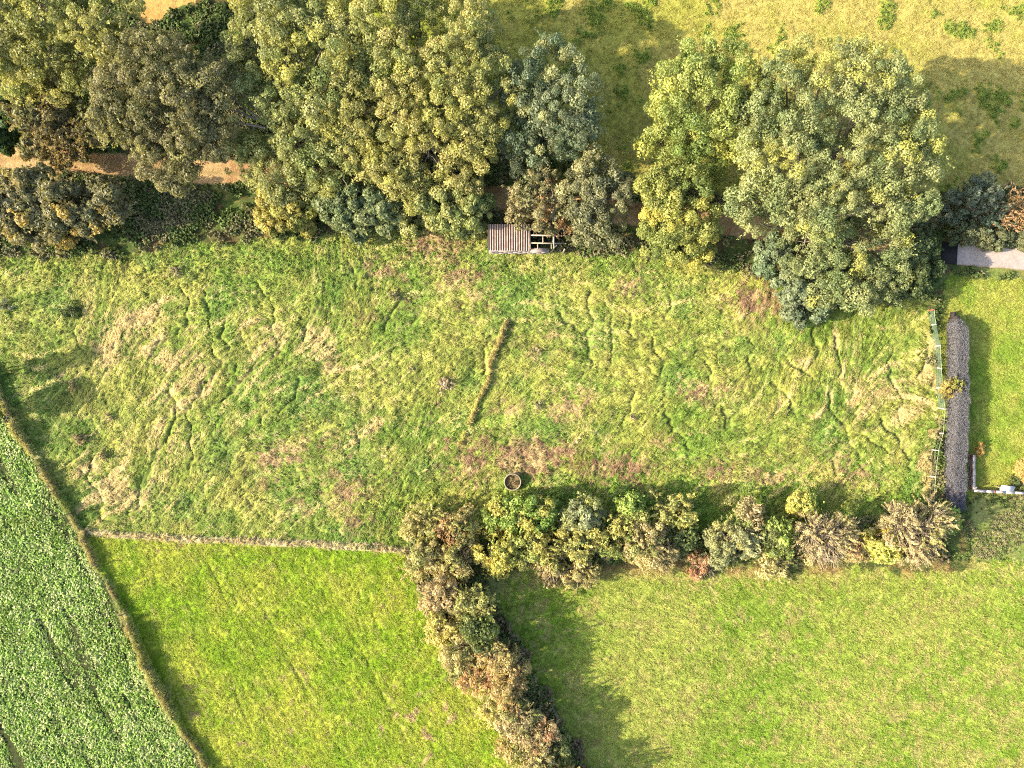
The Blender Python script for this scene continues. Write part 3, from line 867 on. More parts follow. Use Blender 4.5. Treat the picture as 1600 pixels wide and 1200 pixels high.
# ------------------------------------------------------------------ hedge shrubs
OLV, TAN, RUST, PINK = (lin(126, 140, 74), lin(172, 172, 98)), (lin(158, 152, 94), lin(194, 182, 122)), (lin(154, 138, 84), lin(188, 158, 106)), (lin(158, 146, 104), lin(192, 172, 128))
GRN, YEL, GRY, DRK = (lin(104, 138, 60), lin(156, 178, 82)), (lin(156, 164, 76), lin(202, 194, 96)), (lin(128, 138, 96), lin(170, 174, 124)), (lin(72, 92, 50), lin(104, 120, 62))
RED = lin(190, 132, 104)
HG1, HG2 = 'shrubs of the hedge below the round trough', 'shrubs of the hedge running down the picture'
SHRUBS = [
    # name, label, group, px, py, radius, height, colours, third, share, mode
    ('hawthorn_shrub', 'olive shrub at the hedge corner touching the field bank end', HG1, 662, 818, 36, 2.6, OLV, TAN[1], .3, 'mix'),
    ('hawthorn_shrub', 'rust-flecked shrub with a red tip at the hedge corner', HG1, 718, 828, 36, 3.2, (OLV[0], RUST[1]), RED, .18, 'mix'),
    ('blackthorn_shrub', 'tan twiggy shrub directly below the field bank end', HG2, 664, 874, 36, 2.6, TAN, OLV[0], .3, 'twig'),
    ('blackthorn_shrub', 'mottled tan and rust shrub in the inner angle of the hedge', HG2, 708, 880, 34, 3.4, (TAN[0], RUST[1]), OLV[0], .3, 'mix'),
    ('elder_shrub', 'bright green leafy shrub right below the round trough', HG1, 790, 808, 36, 2.8, GRN, YEL[1], .3, 'leaf'),
    ('maple_shrub', 'yellow shrub at the lower side of the hedge beside the dark angle', HG1, 778, 868, 32, 3.0, YEL, GRN[1], .2, 'leaf'),
    ('elder_shrub', 'lime green shrub second along from the trough', HG1, 838, 806, 34, 3.0, GRN, YEL[1], .3, 'leaf'),
    ('maple_shrub', 'yellow-green shrub in front of the lime green one', HG1, 836, 858, 36, 3.2, (OLV[0], YEL[1]), GRN[1], .3, 'mix'),
    ('willow_shrub', 'blue-grey leafy shrub standing up in the middle of the hedge', HG1, 908, 804, 36, 3.4, (lin(118, 130, 90), lin(158, 168, 120)), YEL[0], .1, 'leaf'),
    ('hawthorn_shrub', 'olive shrub below the blue-grey leafy one', HG1, 900, 852, 36, 3.2, OLV, YEL[1], .25, 'mix'),
    ('blackthorn_shrub', 'pale tan twiggy skirt bush hanging lowest into the mown field', HG1, 905, 898, 30, 1.8, TAN, OLV[1], .2, 'twig'),
    ('blackthorn_shrub', 'pinkish bare-twigged bush left of the pale skirt bush', HG1, 862, 888, 26, 2.0, PINK, YEL[0], .3, 'twig'),
    ('hawthorn_shrub', 'thorny yellow-olive shrub right of the blue-grey one', HG1, 958, 842, 38, 3.0, (OLV[0], YEL[1]), GRN[0], .25, 'mix'),
    ('elder_shrub', 'mid green shrub on the meadow side of the hedge middle', HG1, 985, 800, 32, 3.0, GRN, OLV[1], .25, 'leaf'),
    ('blackthorn_shrub', 'brown-pink shrub of curving bare shoots in the hedge middle', HG1, 1020, 852, 42, 3.2, (PINK[0], TAN[1]), OLV[0], .2, 'twig'),
    ('hawthorn_shrub', 'olive shrub with a yellow top above the brown-pink one', HG1, 1056, 802, 34, 3.0, OLV, YEL[1], .3, 'mix'),
    ('elder_shrub', 'dark green shrub in the gap beside the red-stemmed bush', HG1, 1068, 838, 26, 2.2, DRK, GRN[0], .3, 'leaf'),
    ('dogwood_shrub', 'low red-stemmed bush at the foot of the hedge', HG1, 1096, 878, 24, 1.4, (RUST[1], RED), OLV[0], .3, 'twig'),
    ('willow_shrub', 'silvery grey-green willow shrub with long sprays', HG1, 1142, 850, 42, 3.0, GRY, OLV[1], .15, 'twig'),
    ('hawthorn_shrub', 'pinkish-topped shrub behind the silvery willow', HG1, 1165, 810, 32, 3.0, (OLV[0], PINK[1]), GRN[0], .3, 'mix'),
    ('elder_shrub', 'dark green shrub between the silvery willow and the big brown bush', HG1, 1212, 838, 38, 2.8, (DRK[1], GRN[1]), DRK[0], .3, 'leaf'),
    ('maple_shrub', 'yellow-green leafy shrub peeping above the big brown bush', HG1, 1250, 790, 24, 2.8, (GRN[1], YEL[1]), None, 0, 'leaf'),
    ('blackthorn_shrub', 'olive low shrub at the foot of the hedge left of the big brown bush', HG1, 1205, 880, 24, 1.2, (OLV[0], TAN[1]), None, 0, 'mix'),
    ('blackthorn_shrub', 'big brown bush bristling with bare curved shoots', HG1, 1288, 840, 50, 3.4, (lin(148, 136, 98), lin(184, 168, 126)), TAN[1], .25, 'bare'),
    ('dogwood_shrub', 'small rusty bush in the gap between the two big brown bushes', HG1, 1340, 858, 26, 1.4, (RUST[0], TAN[1]), RED, .25, 'twig'),
    ('maple_shrub', 'yellow and green bush left against the last brown bush', HG1, 1378, 850, 30, 2.0, (GRN[1], YEL[1]), lin(214, 196, 70), .3, 'leaf'),
    ('blackthorn_shrub', 'big round tan bush at the very end of the hedge by the wire fence', HG1, 1430, 828, 56, 3.2, (lin(152, 140, 100), lin(188, 172, 130)), OLV[1], .25, 'bare'),
    ('elder_shrub', 'green bush tucked behind the end bush beside the grey hedge', HG1, 1478, 808, 26, 1.8, GRN, YEL[1], .3, 'leaf'),
    ('blackthorn_shrub', 'grey-pink thicket below the hedge corner', HG2, 690, 932, 38, 3.6, (lin(164, 146, 106), lin(194, 174, 132)), OLV[0], .25, 'twig'),
    ('hawthorn_shrub', 'dark thorny shrub with yellow shoots in the deep shade', HG2, 738, 950, 36, 4.0, (DRK[1], OLV[1]), YEL[0], .2, 'mix'),
    ('hawthorn_shrub', 'pale olive shrub bulging into the pasture', HG2, 692, 978, 32, 3.0, (OLV[1], YEL[1]), TAN[1], .3, 'mix'),
    ('elder_shrub', 'darkest green shrub of the hedge', HG2, 752, 995, 38, 4.2, (DRK[0], DRK[1]), GRN[1], .2, 'leaf'),
    ('blackthorn_shrub', 'tan shrub under the pale olive bulge', HG2, 718, 1026, 34, 3.4, TAN, OLV[0], .3, 'twig'),
    ('hawthorn_shrub', 'brown and red-tinged shrub right of the tan one', HG2, 784, 1038, 38, 4.4, (TAN[0], RUST[1]), RED, .12, 'twig'),
    ('dogwood_shrub', 'orange-tan low bush at the pasture edge', HG2, 742, 1066, 28, 2.6, (lin(196, 156, 110), lin(214, 178, 132)), OLV[1], .25, 'mix'),
    ('hawthorn_shrub', 'rust-coloured shrub with bare red shoots', HG2, 798, 1084, 36, 4.2, RUST, OLV[0], .35, 'twig'),
    ('maple_shrub', 'yellow-olive bush on the pasture side below the orange-tan one', HG2, 772, 1108, 30, 3.0, (OLV[1], YEL[1]), TAN[1], .3, 'mix'),
    ('blackthorn_shrub', 'grey-tan shrub low in the hedge', HG2, 812, 1130, 36, 4.2, (lin(156, 140, 104), lin(190, 172, 136)), OLV[0], .3, 'twig'),
    ('hawthorn_shrub', 'pinkish shrub at the bottom edge of the picture', HG2, 838, 1160, 36, 4.2, PINK, RED, .15, 'twig'),
    ('hawthorn_shrub', 'olive shrub on the pasture side at the bottom edge', HG2, 802, 1168, 32, 3.0, OLV, RUST[1], .3, 'mix'),
    ('blackthorn_shrub', 'tan shrub cut by the bottom edge of the picture', HG2, 838, 1200, 38, 4.0, TAN, GRN[0], .3, 'twig'),
    ('elder_shrub', 'dark shaded shrub on the field side at the bottom edge', HG2, 868, 1176, 28, 3.0, (DRK[1], OLV[0]), RUST[0], .2, 'mix'),
    ('hawthorn_shrub', 'brown shrub half beyond the bottom edge, last of the hedge', HG2, 880, 1236, 42, 4.6, (TAN[0], OLV[1]), RUST[0], .2, 'twig'),
]
for i, (nm, lab, grp, px, py, rp, hz, (a1, a2), a3, sh, mode) in enumerate(SHRUBS):
    rr = np.random.default_rng(500 + i)
    zc = hz * .72
    lob = [(px, py, rp * .62)]
    for k_ in range(6):
        an = k_ * math.pi / 3 + rr.uniform(-.4, .4)
        d = rp * rr.uniform(.38, .62)
        lob.append((px + d * math.cos(an), py + d * .9 * math.sin(an), rp * rr.uniform(.34, .52)))
    kk = (H - zc) / H
    base = (800 + (px - 800) * kk, 600 + (py - 600) * kk)
    mean_ = lin(154, 158, 92)
    w_ = .08 if mode == 'leaf' else .28
    a1, a2 = (a1 * (1 - w_) + mean_ * w_) * 1.36, (a2 * (1 - w_) + lin(178, 178, 112) * w_) * 1.3
    a3 = None if a3 is None else (a3 * .6 + mean_ * .4) * 1.3
    rp = rp * 1.16
    kw = dict(leaf=.17, clump=.44, m=80, low=-.6, squash=.95)
    tw = 20
    if mode == 'leaf':
        kw.update(kind='ball', leaf=.20, mix_kind='loose', mix_share=.25)
    elif mode == 'mix':
        kw.update(kind='ball', mix_kind='spray', mix_share=.5)
        tw = 40
    elif mode == 'twig':
        kw.update(kind='spray', leaf=.14, m=150, mix_kind='ball', mix_share=.5)
        tw = 70
    else:
        kw.update(kind='spray', leaf=.13, m=150, mix_kind='ball', mix_share=.2, cover=.9)
        tw = 420
    plant(nm, lab, 'shrub', grp, base, lob, hz * .45, hz * .95, a1, a2, a3, sh, .1, lin(188, 170, 140) if mode in ('bare', 'twig') else lin(150, 132, 104), 600 + i, tw, 1.3, 'foliage', 'stems', **kw)

# weeds and bramble clumps in the meadow
for i, (lab, px, py, rp, hz, cs) in enumerate([
    ('dark bramble clump in the meadow near the left willow', 112, 487, 15, .8, DRK),
    ('grey-green nettle clump at the left edge of the meadow', 8, 480, 12, .7, (lin(96, 112, 84), lin(130, 142, 110))),
    ('dead thistle clump in the lower left of the meadow', 128, 684, 12, .7, (lin(164, 150, 106), lin(200, 184, 138))),
    ('brownish dock clump in the meadow beside the sapling shadows', 116, 602, 11, .7, (OLV[0], TAN[1])),
    ('small dark weed clump above the straw patch in the corner', 163, 713, 9, .6, (lin(110, 120, 92), TAN[1])),
    ('dead pinkish dock clump right of the lower shadows', 172, 650, 9, .6, (lin(164, 150, 106), lin(200, 184, 138))),
    ('grey clump near the wood edge left of the trodden runs', 276, 425, 12, .6, (lin(122, 130, 96), lin(160, 156, 116))),
    ('grey bent-over reed clump left of the dry ridge', 700, 600, 14, .6, (lin(140, 136, 108), lin(190, 176, 140))),
    ('small grey clump near the middle of the meadow', 645, 580, 9, .55, (lin(136, 126, 100), lin(180, 164, 130))),
    ('grey reed clump right of the dry ridge', 838, 548, 11, .5, (lin(146, 142, 104), lin(186, 170, 128))),
    ('grey-green weed clump beside the brown patch right of the ridge', 842, 632, 10, .55, (lin(100, 110, 84), lin(150, 144, 110))),
    ('pale weed clump in the right half of the meadow', 990, 652, 9, .5, (lin(150, 136, 104), lin(196, 176, 134))),
    ('dark weed clump left of the dry ridge top', 617, 462, 12, .6, (lin(104, 116, 76), lin(160, 150, 106))),
]):
    plant('weed_clump', lab, 'plant', 'weed clumps in the meadow', (px, py), [(px, py, rp * .6), (px + rp * .5, py + 2, rp * .5), (px - rp * .5, py - 2, rp * .5), (px, py - rp * .5, rp * .45)], hz * .45, hz * .7, cs[0] * 1.25, cs[1] * 1.2, None, 0, .05, lin(184, 172, 128), 800 + i, 10, .4, 'foliage', 'stems', leaf=.14, clump=.3, kind='spray', m=60, mix_kind='ball', mix_share=.5, cover=.8, gaps=0)

print('leaf triangles', TOTAL[0])

# ------------------------------------------------------------------ grass, crop and undergrowth: uncountable, one object each
def tri_mesh(name, tris, mat):
    v = np.asarray(tris, float).reshape(-1, 3)
    return make_mesh(name, v, np.arange(len(v)).reshape(-1, 3), None, mat)


def blade_tuft(seed, n, spread, length, width, lean, arc):
    """bent blades that lean towards +X"""
    r = np.random.default_rng(seed)
    T = []
    for _ in range(n):
        b = np.array([r.normal(0, spread), r.normal(0, spread), -.02])
        a = r.normal(0, lean)
        d = np.array([math.cos(a), math.sin(a), 0])
        s = np.array([-d[1], d[0], 0]) * width * r.uniform(.6, 1.2)
        L = length * r.uniform(.6, 1.3)
        up = arc * L * r.uniform(.5, 1.2)
        m_ = b + d * L * .45 + np.array([0, 0, up])
        e = b + d * L + np.array([0, 0, up * r.uniform(.3, 1.0)]) + r.normal(0, .03, 3)
        T += [[b - s, b + s, m_ + s], [b - s, m_ + s, m_ - s], [m_ - s, m_ + s, e]]
    return T


def rosette(seed, n, length, width, rise):
    r = np.random.default_rng(seed)
    T = []
    for i in range(n):
        a = i * 2.4 + r.normal(0, .3)
        d = np.array([math.cos(a), math.sin(a), 0])
        s = np.array([-d[1], d[0], 0]) * width * r.uniform(.7, 1.2)
        L = length * r.uniform(.6, 1.2)
        up = rise * r.uniform(.5, 1.3)
        tw = np.array([0, 0, r.normal(0, .035)])
        b = d * .03
        m_ = b + d * L * .5 + np.array([0, 0, up])
        e = b + d * L + np.array([0, 0, up * r.uniform(.2, 1.1)])
        T += [[b, m_ + s + tw, m_ - s - tw], [m_ - s - tw, m_ + s + tw, e + s * .4], [m_ - s - tw, e + s * .4, e - s * .4 + np.array([0, 0, -.02])]]
    return T


def scatter(name, pts, rotz, scl, cols, protos, tilt=0.0, kind='stuff'):
    r = np.random.default_rng(len(pts))
    n = len(pts)
    coll = bpy.data.collections.new(name + '_kinds')
    for i, p in enumerate(protos):
        coll.objects.link(bpy.data.objects.new('%s_kind_%d' % (name, i), p))
    me = bpy.data.meshes.new(name)
    me.vertices.add(n)
    me.vertices.foreach_set('co', np.asarray(pts, np.float32).ravel())
    a = me.attributes.new('col', 'FLOAT_COLOR', 'POINT')
    buf = np.ones((n, 4), np.float32)
    buf[:, :3] = cols
    a.data.foreach_set('color', buf.ravel())
    a = me.attributes.new('rot', 'FLOAT_VECTOR', 'POINT')
    rot = np.zeros((n, 3), np.float32)
    rot[:, 2] = rotz
    if tilt:
        rot[:, 0] = r.normal(0, tilt, n)
        rot[:, 1] = r.normal(0, tilt, n)
    a.data.foreach_set('vector', rot.ravel())
    a = me.attributes.new('scl', 'FLOAT', 'POINT')
    a.data.foreach_set('value', np.asarray(scl, np.float32))
    a = me.attributes.new('pick', 'INT', 'POINT')
    a.data.foreach_set('value', r.integers(0, len(protos), n).astype(np.int32))
    o = link(name, me)
    tag(o, kind=kind)
    g = bpy.data.node_groups.new(name + '_scatter', 'GeometryNodeTree')
    g.interface.new_socket('Geometry', in_out='INPUT', socket_type='NodeSocketGeometry')
    g.interface.new_socket('Geometry', in_out='OUTPUT', socket_type='NodeSocketGeometry')
    N, Lk = g.nodes, g.links
    gi, go = N.new('NodeGroupInput'), N.new('NodeGroupOutput')
    ci = N.new('GeometryNodeCollectionInfo')
    ci.inputs['Collection'].default_value = coll
    ci.inputs['Separate Children'].default_value = True
    ci.inputs['Reset Children'].default_value = True
    ip = N.new('GeometryNodeInstanceOnPoints')
    ip.inputs['Pick Instance'].default_value = True

    def named(nm, ty):
        q = N.new('GeometryNodeInputNamedAttribute')
        q.data_type = ty
        q.inputs['Name'].default_value = nm
        return [s for s in q.outputs if s.enabled and s.name == 'Attribute'][0]
    Lk.new(gi.outputs[0], ip.inputs['Points'])
    Lk.new(ci.outputs[0], ip.inputs['Instance'])
    Lk.new(named('pick', 'INT'), ip.inputs['Instance Index'])
    Lk.new(named('rot', 'FLOAT_VECTOR'), ip.inputs['Rotation'])
    Lk.new(named('scl', 'FLOAT'), ip.inputs['Scale'])
    Lk.new(ip.outputs[0], go.inputs[0])
    md = o.modifiers.new('scatter', 'NODES')
    md.node_group = g
    return o


def pick(mask, n, seed, weight=None):
    """n random points on the ground where mask holds: positions, cell indices"""
    r = np.random.default_rng(seed)
    inner = mask.copy()
    inner[edge < 1.2] = False
    iy, ix = np.nonzero(inner)
    if weight is not None:
        w = weight[iy, ix]
        k_ = r.choice(len(iy), n, p=w / w.sum())
    else:
        k_ = r.integers(0, len(iy), n)
    iy, ix = iy[k_], ix[k_]
    x = gx[ix] + r.uniform(-.5, .5, n) * DX
    y = gy[iy] + r.uniform(-.5, .5, n) * DX
    return np.column_stack([x, y, ground_z(x, y)]), iy, ix, r


def straw_mix(c, r, share):
    s_ = (r.random((len(c), 1)) < share) * .7
    return c * (1 - s_) + lin(222, 202, 132) * .75 * s_


clear = (d_lane > 24) | (PX < 1462)
mat_protos = [tri_mesh('matted_tuft', blade_tuft(40 + i, 9, .12, .50, .030, .5, .28), M_GRASS) for i in range(5)]
lawn_protos = [tri_mesh('short_tuft', blade_tuft(60 + i, 11, .10, .20, .018, 1.1, .42), M_GRASS) for i in range(5)]
tall_protos = [tri_mesh('tall_tuft', blade_tuft(80 + i, 16, .09, .27, .018, 1.6, 2.3), M_GRASS) for i in range(5)]
crop_protos = [tri_mesh('beet_plant', rosette(90 + i, 11, .33, .075, .13), M_CROP) for i in range(6)]
weed_protos = [tri_mesh('nettle_plant', rosette(110 + i, 14, .30, .07, .32), M_GRASS) for i in range(5)]

p, iy, ix, r = pick((region == 1) & (d_run > 1.8), 62000, 1, sstep(1, 7, d_run) * .6 + .4)
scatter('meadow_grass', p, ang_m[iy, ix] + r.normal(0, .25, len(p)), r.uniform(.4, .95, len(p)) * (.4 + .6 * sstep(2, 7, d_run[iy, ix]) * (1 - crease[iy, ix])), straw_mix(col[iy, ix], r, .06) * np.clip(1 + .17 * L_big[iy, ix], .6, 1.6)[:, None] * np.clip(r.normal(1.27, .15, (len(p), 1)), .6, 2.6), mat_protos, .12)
short = np.isin(region, (2, 3, 4, 5)) & clear & ((region != 2) | (RNG.random(GX.shape) < .5))
p, iy, ix, r = pick(short, 70000, 2)
angs = np.where(region == 3, ang_w, ang_e)
scatter('pasture_grass', p, angs[iy, ix] + r.normal(0, .6, len(p)), r.uniform(.6, 1.3, len(p)), straw_mix(col[iy, ix], r, .03) * np.clip(r.normal(1.3, .16, (len(p), 1)), .5, 2.4), lawn_protos, .12)
m = ((fence_t > .25) & (fbm(GX, GY, 1.6, 98, 2) + .25 * RNG.random(GX.shape) > .46) | ((bank_t > .3) & (RNG.random(GX.shape) < .25)) | (ridge_t > .3)) & (region != 9)
p, iy, ix, r = pick(m, 11000, 3)
hs = np.where(fence_t[iy, ix] > .25, .52 + .5 * sstep(.5, .7, fbm(p[:, 0], p[:, 1], 2.4, 73, 2)), .28)
scatter('dead_grass', p, r.uniform(0, 6.28, len(p)), hs * r.uniform(.6, 1.2, len(p)), col[iy, ix] * np.clip(r.normal(1.9, .3, (len(p), 1)), .9, 2.8), tall_protos, .15)
m = np.isin(region, (7, 8)) & clear & ~dry_top
p, iy, ix, r = pick(m, 24000, 4, .08 + sstep(.40, .62, fbm(GX, GY, 2.2, 86, 3)))
gcol = np.where(r.random((len(p), 1)) < .2 + .75 * sstep(.42, .6, fbm(p[:, 0], p[:, 1], 2.6, 87, 2))[:, None], lin(132, 150, 80), lin(176, 168, 118)) * np.clip(r.normal(1, .25, (len(p), 1)), .5, 1.8)
scatter('undergrowth', p, r.uniform(0, 6.28, len(p)), r.uniform(.5, 1.5, len(p)) * np.where(PY[iy, ix] > 760, .42, 1), gcol * np.where(PY[iy, ix] > 760, 1.25, 1)[:, None], weed_protos, .2)
m = (hf > .35) & (region != 3) & (region != 9)
p, iy, ix, r = pick(m & (WY < 862 + 26 * (n1 - .5)) & (WX < 1470) | (m & (PY > 900)), 7000, 14)
gcol = np.where(r.random((len(p), 1)) < .5, lin(128, 146, 78), np.where(r.random((len(p), 1)) < .6, lin(178, 166, 116), lin(160, 136, 104))) * np.clip(r.normal(1.1, .25, (len(p), 1)), .5, 1.8)
scatter('bramble_undergrowth', p, r.uniform(0, 6.28, len(p)), r.uniform(.6, 2.2, len(p)), gcol, weed_protos, .3)
# docks and thistles in the grazed field, rank green patches
w = sstep(0.58, 0.72, fbm(GX, GY, 2.4, 63, 3)) + 1e-5
p, iy, ix, r = pick(region == 2, 2600, 5, w)
scatter('dock_weeds', p, r.uniform(0, 6.28, len(p)), r.uniform(.25, .7, len(p)), lin(164, 188, 82) * np.clip(r.normal(1.15, .2, (len(p), 1)), .5, 1.8), weed_protos, .2)
# rank green weeds in the meadow, along the wood edge and the hedge
w = (sstep(470, 380, PY) + sstep(700, 800, PY) * (PX > 560) * .8 + sstep(0.55, 0.72, fbm(GX, GY, 4.5, 41, 3)) * .25 + .06) + 1e-5
p, iy, ix, r = pick((region == 1) & (d_run > 5), 7000, 6, w)
wc = col[iy, ix] * 1.0 + .55 * np.where(r.random((len(p), 1)) < .7, lin(124, 168, 70), lin(186, 186, 112))
scatter('meadow_weeds', p, r.uniform(0, 6.28, len(p)), r.uniform(.25, .6, len(p)), wc * np.clip(r.normal(1, .25, (len(p), 1)), .5, 1.8), weed_protos, .2)
# the root crop, sown in rows
row_a = math.radians(-62)
u = np.array([math.cos(row_a), math.sin(row_a)])
v = np.array([-u[1], u[0]])
ss, tt = np.meshgrid(np.arange(-95, 95, .27), np.arange(-95, 95, .38))
q = ss.ravel()[:, None] * u + tt.ravel()[:, None] * v
r = np.random.default_rng(77)
q = q + r.normal(0, .07, q.shape)
cx_, cy_ = q[:, 0] / S + 800, 600 - q[:, 1] / S
ok = (q[:, 0] > -58) & (q[:, 0] < 58) & (q[:, 1] > -44) & (q[:, 1] < 44) & in_poly(cx_, cy_, CROP_POLY)
wheel = line_dist(cx_, cy_, [(-60, 1020), (0, 1125), (30, 1180), (60, 1240)], 60) < 5.5
wheel |= line_dist(cx_, cy_, [(-60, 1090), (0, 1192), (30, 1240)], 60) < 4.5
rn_ = fbm((q[:, 0] * u[0] + q[:, 1] * u[1]) * .55, (q[:, 0] * v[0] + q[:, 1] * v[1]) * 2.2, 3.0, 78, 3)
gap = (rn_ > .70) & (r.random(len(q)) < .75)
vv_ = (q[:, 0] * v[0] + q[:, 1] * v[1]) + .8 * fbm(q[:, 0], q[:, 1], 6, 83, 2)
rowgap = ((vv_ / 2.3) % 1.0 < .17) & (r.random(len(q)) < .3 + .6 * fbm(q[:, 0], q[:, 1], 4, 84, 2))
thin_ = gap | rowgap
ok &= ~wheel & ~(thin_ & (r.random(len(q)) < .35))
q = q[ok]
pts = np.column_stack([q, ground_z(q[:, 0], q[:, 1])])
cc = np.where(r.random((len(q), 1)) < .66, lin(146, 176, 72), lin(192, 202, 122)) * 1.4 * np.clip(r.normal(1, .22, (len(q), 1)), .5, 1.7)
yel = sstep(.55, .7, fbm(q[:, 0], q[:, 1], 2.5, 79, 2))[:, None]
cc = cc * (1 - .5 * yel) + lin(150, 176, 58) * .5 * yel
scatter('root_crop', pts, r.uniform(0, 6.28, len(q)), r.uniform(.8, 1.25, len(q)) * (.85 + .4 * fbm(q[:, 0], q[:, 1], 2.0, 80, 2)) * (1.12 - .5 * sstep(.5, .7, rn_[ok])) * np.where(thin_[ok], .6, 1), cc, crop_protos, .18)

# ------------------------------------------------------------------ the ruined shed
sx0, sy0, _ = at(763.5, 389, 0)
sx1, _, _ = at(884, 389, 0)
shed = bpy.data.objects.new('ruined_shed', None)
C.objects.link(shed)
SHX, SHY = at(764, 396.5, 0)[:2]
shed.location = (SHX, SHY, gz(SHX + 3, SHY - .5) - .05)
tag(shed, 'ruined shed with rusty corrugated roof half stripped to its rafters', 'shed')
WHITE, RUSTC, GREYW = lin(206, 184, 166), lin(150, 100, 74), lin(206, 190, 164)
Wd, Dp = 8.15, 2.45                  # width and depth; front edge at y=0, low front
ZF, ZB = 1.95, 2.55
roofW = 4.4


def roof_z(y):
    return ZF + (ZB - ZF) * y / Dp


# corrugated sheets, each a part
NSH = 5
pitch = 0.255
for i in range(NSH):
    x0, x1 = i * roofW / NSH, (i + 1) * roofW / NSH + .03
    nx = int((x1 - x0) / pitch * 8)
    xs = np.linspace(x0, x1, nx)
    ys = np.linspace(-.12, Dp + .1, 9)
    XX, YY = np.meshgrid(xs, ys)
    wave = np.cos(2 * math.pi * XX / pitch)
    wave = np.sign(wave) * np.abs(wave) ** .8
    ZZ = roof_z(YY) + .12 + .055 * wave + .006 * i + RNG.normal(0, .006) + .02 * (YY / Dp) * RNG.normal(0, 1)
    dirt = fbm(XX + 7, YY, 1.1, 91, 3)
    rust = sstep(.65, -.3, wave) * sstep(.2, .5, dirt + .25)
    cc = WHITE[None, None] * (1 - rust[..., None]) + (RUSTC * (1.1 - .5 * (fbm(XX, YY, .5, 92, 2)[..., None])))[...] * rust[..., None]
    moss = sstep(Dp * .55, Dp, YY + (dirt - .5) * 2.4)[..., None] * .5
    cc = cc * (1 - moss) + lin(126, 110, 90) * moss
    vv = np.column_stack([XX.ravel(), YY.ravel(), ZZ.ravel()])
    ii = np.arange(len(vv)).reshape(XX.shape)
    ff = np.stack([ii[:-1, :-1], ii[:-1, 1:], ii[1:, 1:], ii[1:, :-1]], -1).reshape(-1, 4)
    link('roof_sheet', make_mesh('roof_sheet', vv, ff, cc.reshape(-1, 3), M_SHEET, True), shed)
# front wall: concrete blocks course by course, with two holes at the left
o_n = 0
for row in range(4):
    hgt = .46
    zc = .1 + row * .47 + hgt / 2
    xx = 0.05
    j = 0
    while xx < 6.3:
        bl = 1.02 if not (j == 0 and row % 2) else .52
        bl = min(bl, 6.32 - xx)
        if bl < .2:
            break
        if not (row == 3 and 1.05 < xx + bl / 2 < 1.7) and not (row == 3 and xx > 4.6 and xx < 4.7):
            mb = MB()
            sh = RNG.uniform(.85, 1.1)
            mb.box((xx + bl / 2, RNG.normal(0, .008), zc), (bl - .015, .22, hgt - .012), 0, lin(206, 188, 176) * sh, 0, .004)
            mb.build('block', M_STONE, shed)
        xx += bl
        j += 1
mb = MB()
mb.box((2.2, -.02, 1.985), (4.4, .26, .07), 0, lin(224, 204, 190))
mb.build('wall_plate', M_STONE, shed)
mb = MB()
mb.box((5.35, -.05, 1.995), (1.85, .46, .05), 0.01, lin(184, 164, 152))
mb.build('fallen_sheet', M_STONE, shed)
# back and side walls
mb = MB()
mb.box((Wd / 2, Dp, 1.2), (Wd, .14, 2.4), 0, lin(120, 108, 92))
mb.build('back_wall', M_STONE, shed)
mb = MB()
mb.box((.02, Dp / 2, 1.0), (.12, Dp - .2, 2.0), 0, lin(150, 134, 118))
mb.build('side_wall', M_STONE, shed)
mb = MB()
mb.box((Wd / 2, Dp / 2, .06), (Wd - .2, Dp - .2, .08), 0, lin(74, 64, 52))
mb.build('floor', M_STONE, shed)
# rafters and purlins of the stripped half
for y in (.66, 1.45, 2.1):
    mb = MB()
    mb.box((roofW + 1.75 if y < 2.0 else roofW + 1.2, y, roof_z(y) + .02), (3.4 if y < 2.0 else 2.3, .13, .12), RNG.normal(0, .012), GREYW * RNG.uniform(.9, 1.1))
    mb.build('purlin', M_WOOD, shed)
for x, y0, y1 in ((roofW + .04, 0, 2.3), (roofW + .85, .1, .66), (roofW + 2.3, .1, .7), (roofW + 1.4, .66, 1.5), (roofW + 2.5, .66, 1.5), (6.95, 0.1, 2.1)):
    mb = MB()
    yy = (y0 + y1) / 2
    mb.box((x, yy, roof_z(yy) - .05), (.11, y1 - y0, .11), RNG.normal(0, .02), GREYW * RNG.uniform(.85, 1.1))
    mb.build('rafter', M_WOOD, shed)
for x, y, hgt in ((6.4, 0, 1.9), (8.1, 0.05, 2.05), (8.1, Dp - .1, 2.5), (6.9, .95, 2.0)):
    mb = MB()
    mb.box((x, y, hgt / 2), (.12, .12, hgt), 0, GREYW)
    mb.build('post', M_WOOD, shed)
mb = MB()
limb(mb, (6.5, -.1, .2), (7.3, .5, 2.0), .05, .04, np.random.default_rng(5), 5, 5, .06, GREYW)
mb.build('fallen_pole', M_WOOD, shed, True)

# ------------------------------------------------------------------ round trough and its post
tx, ty, _ = at(801, 752.5, .4)
trough = bpy.data.objects.new('round_trough', None)
C.objects.link(trough)
trough.location = (tx, ty, gz(tx, ty) - .02)
tag(trough, 'round concrete trough filled with dead weeds above the hedge', 'trough')
n_ = 40
a = np.linspace(0, 2 * math.pi, n_, endpoint=False)
prof = [(.92, 0), (.94, .5), (.92, .56), (.85, .565), (.83, .52), (.81, .18)]
vv = np.concatenate([np.column_stack([rr_ * np.cos(a), rr_ * np.sin(a), np.full(n_, zz_) + RNG.normal(0, .006, n_)]) for rr_, zz_ in prof])
i_, j_ = np.meshgrid(np.arange(len(prof) - 1), np.arange(n_), indexing='ij')
ff = np.stack([i_ * n_ + j_, i_ * n_ + (j_ + 1) % n_, (i_ + 1) * n_ + (j_ + 1) % n_, (i_ + 1) * n_ + j_], -1).reshape(-1, 4)
cc = np.tile(lin(204, 180, 148), (len(vv), 1)) * (.85 + .3 * fbm(vv[:, 0] + 3, vv[:, 1], .4, 95, 2))[:, None]
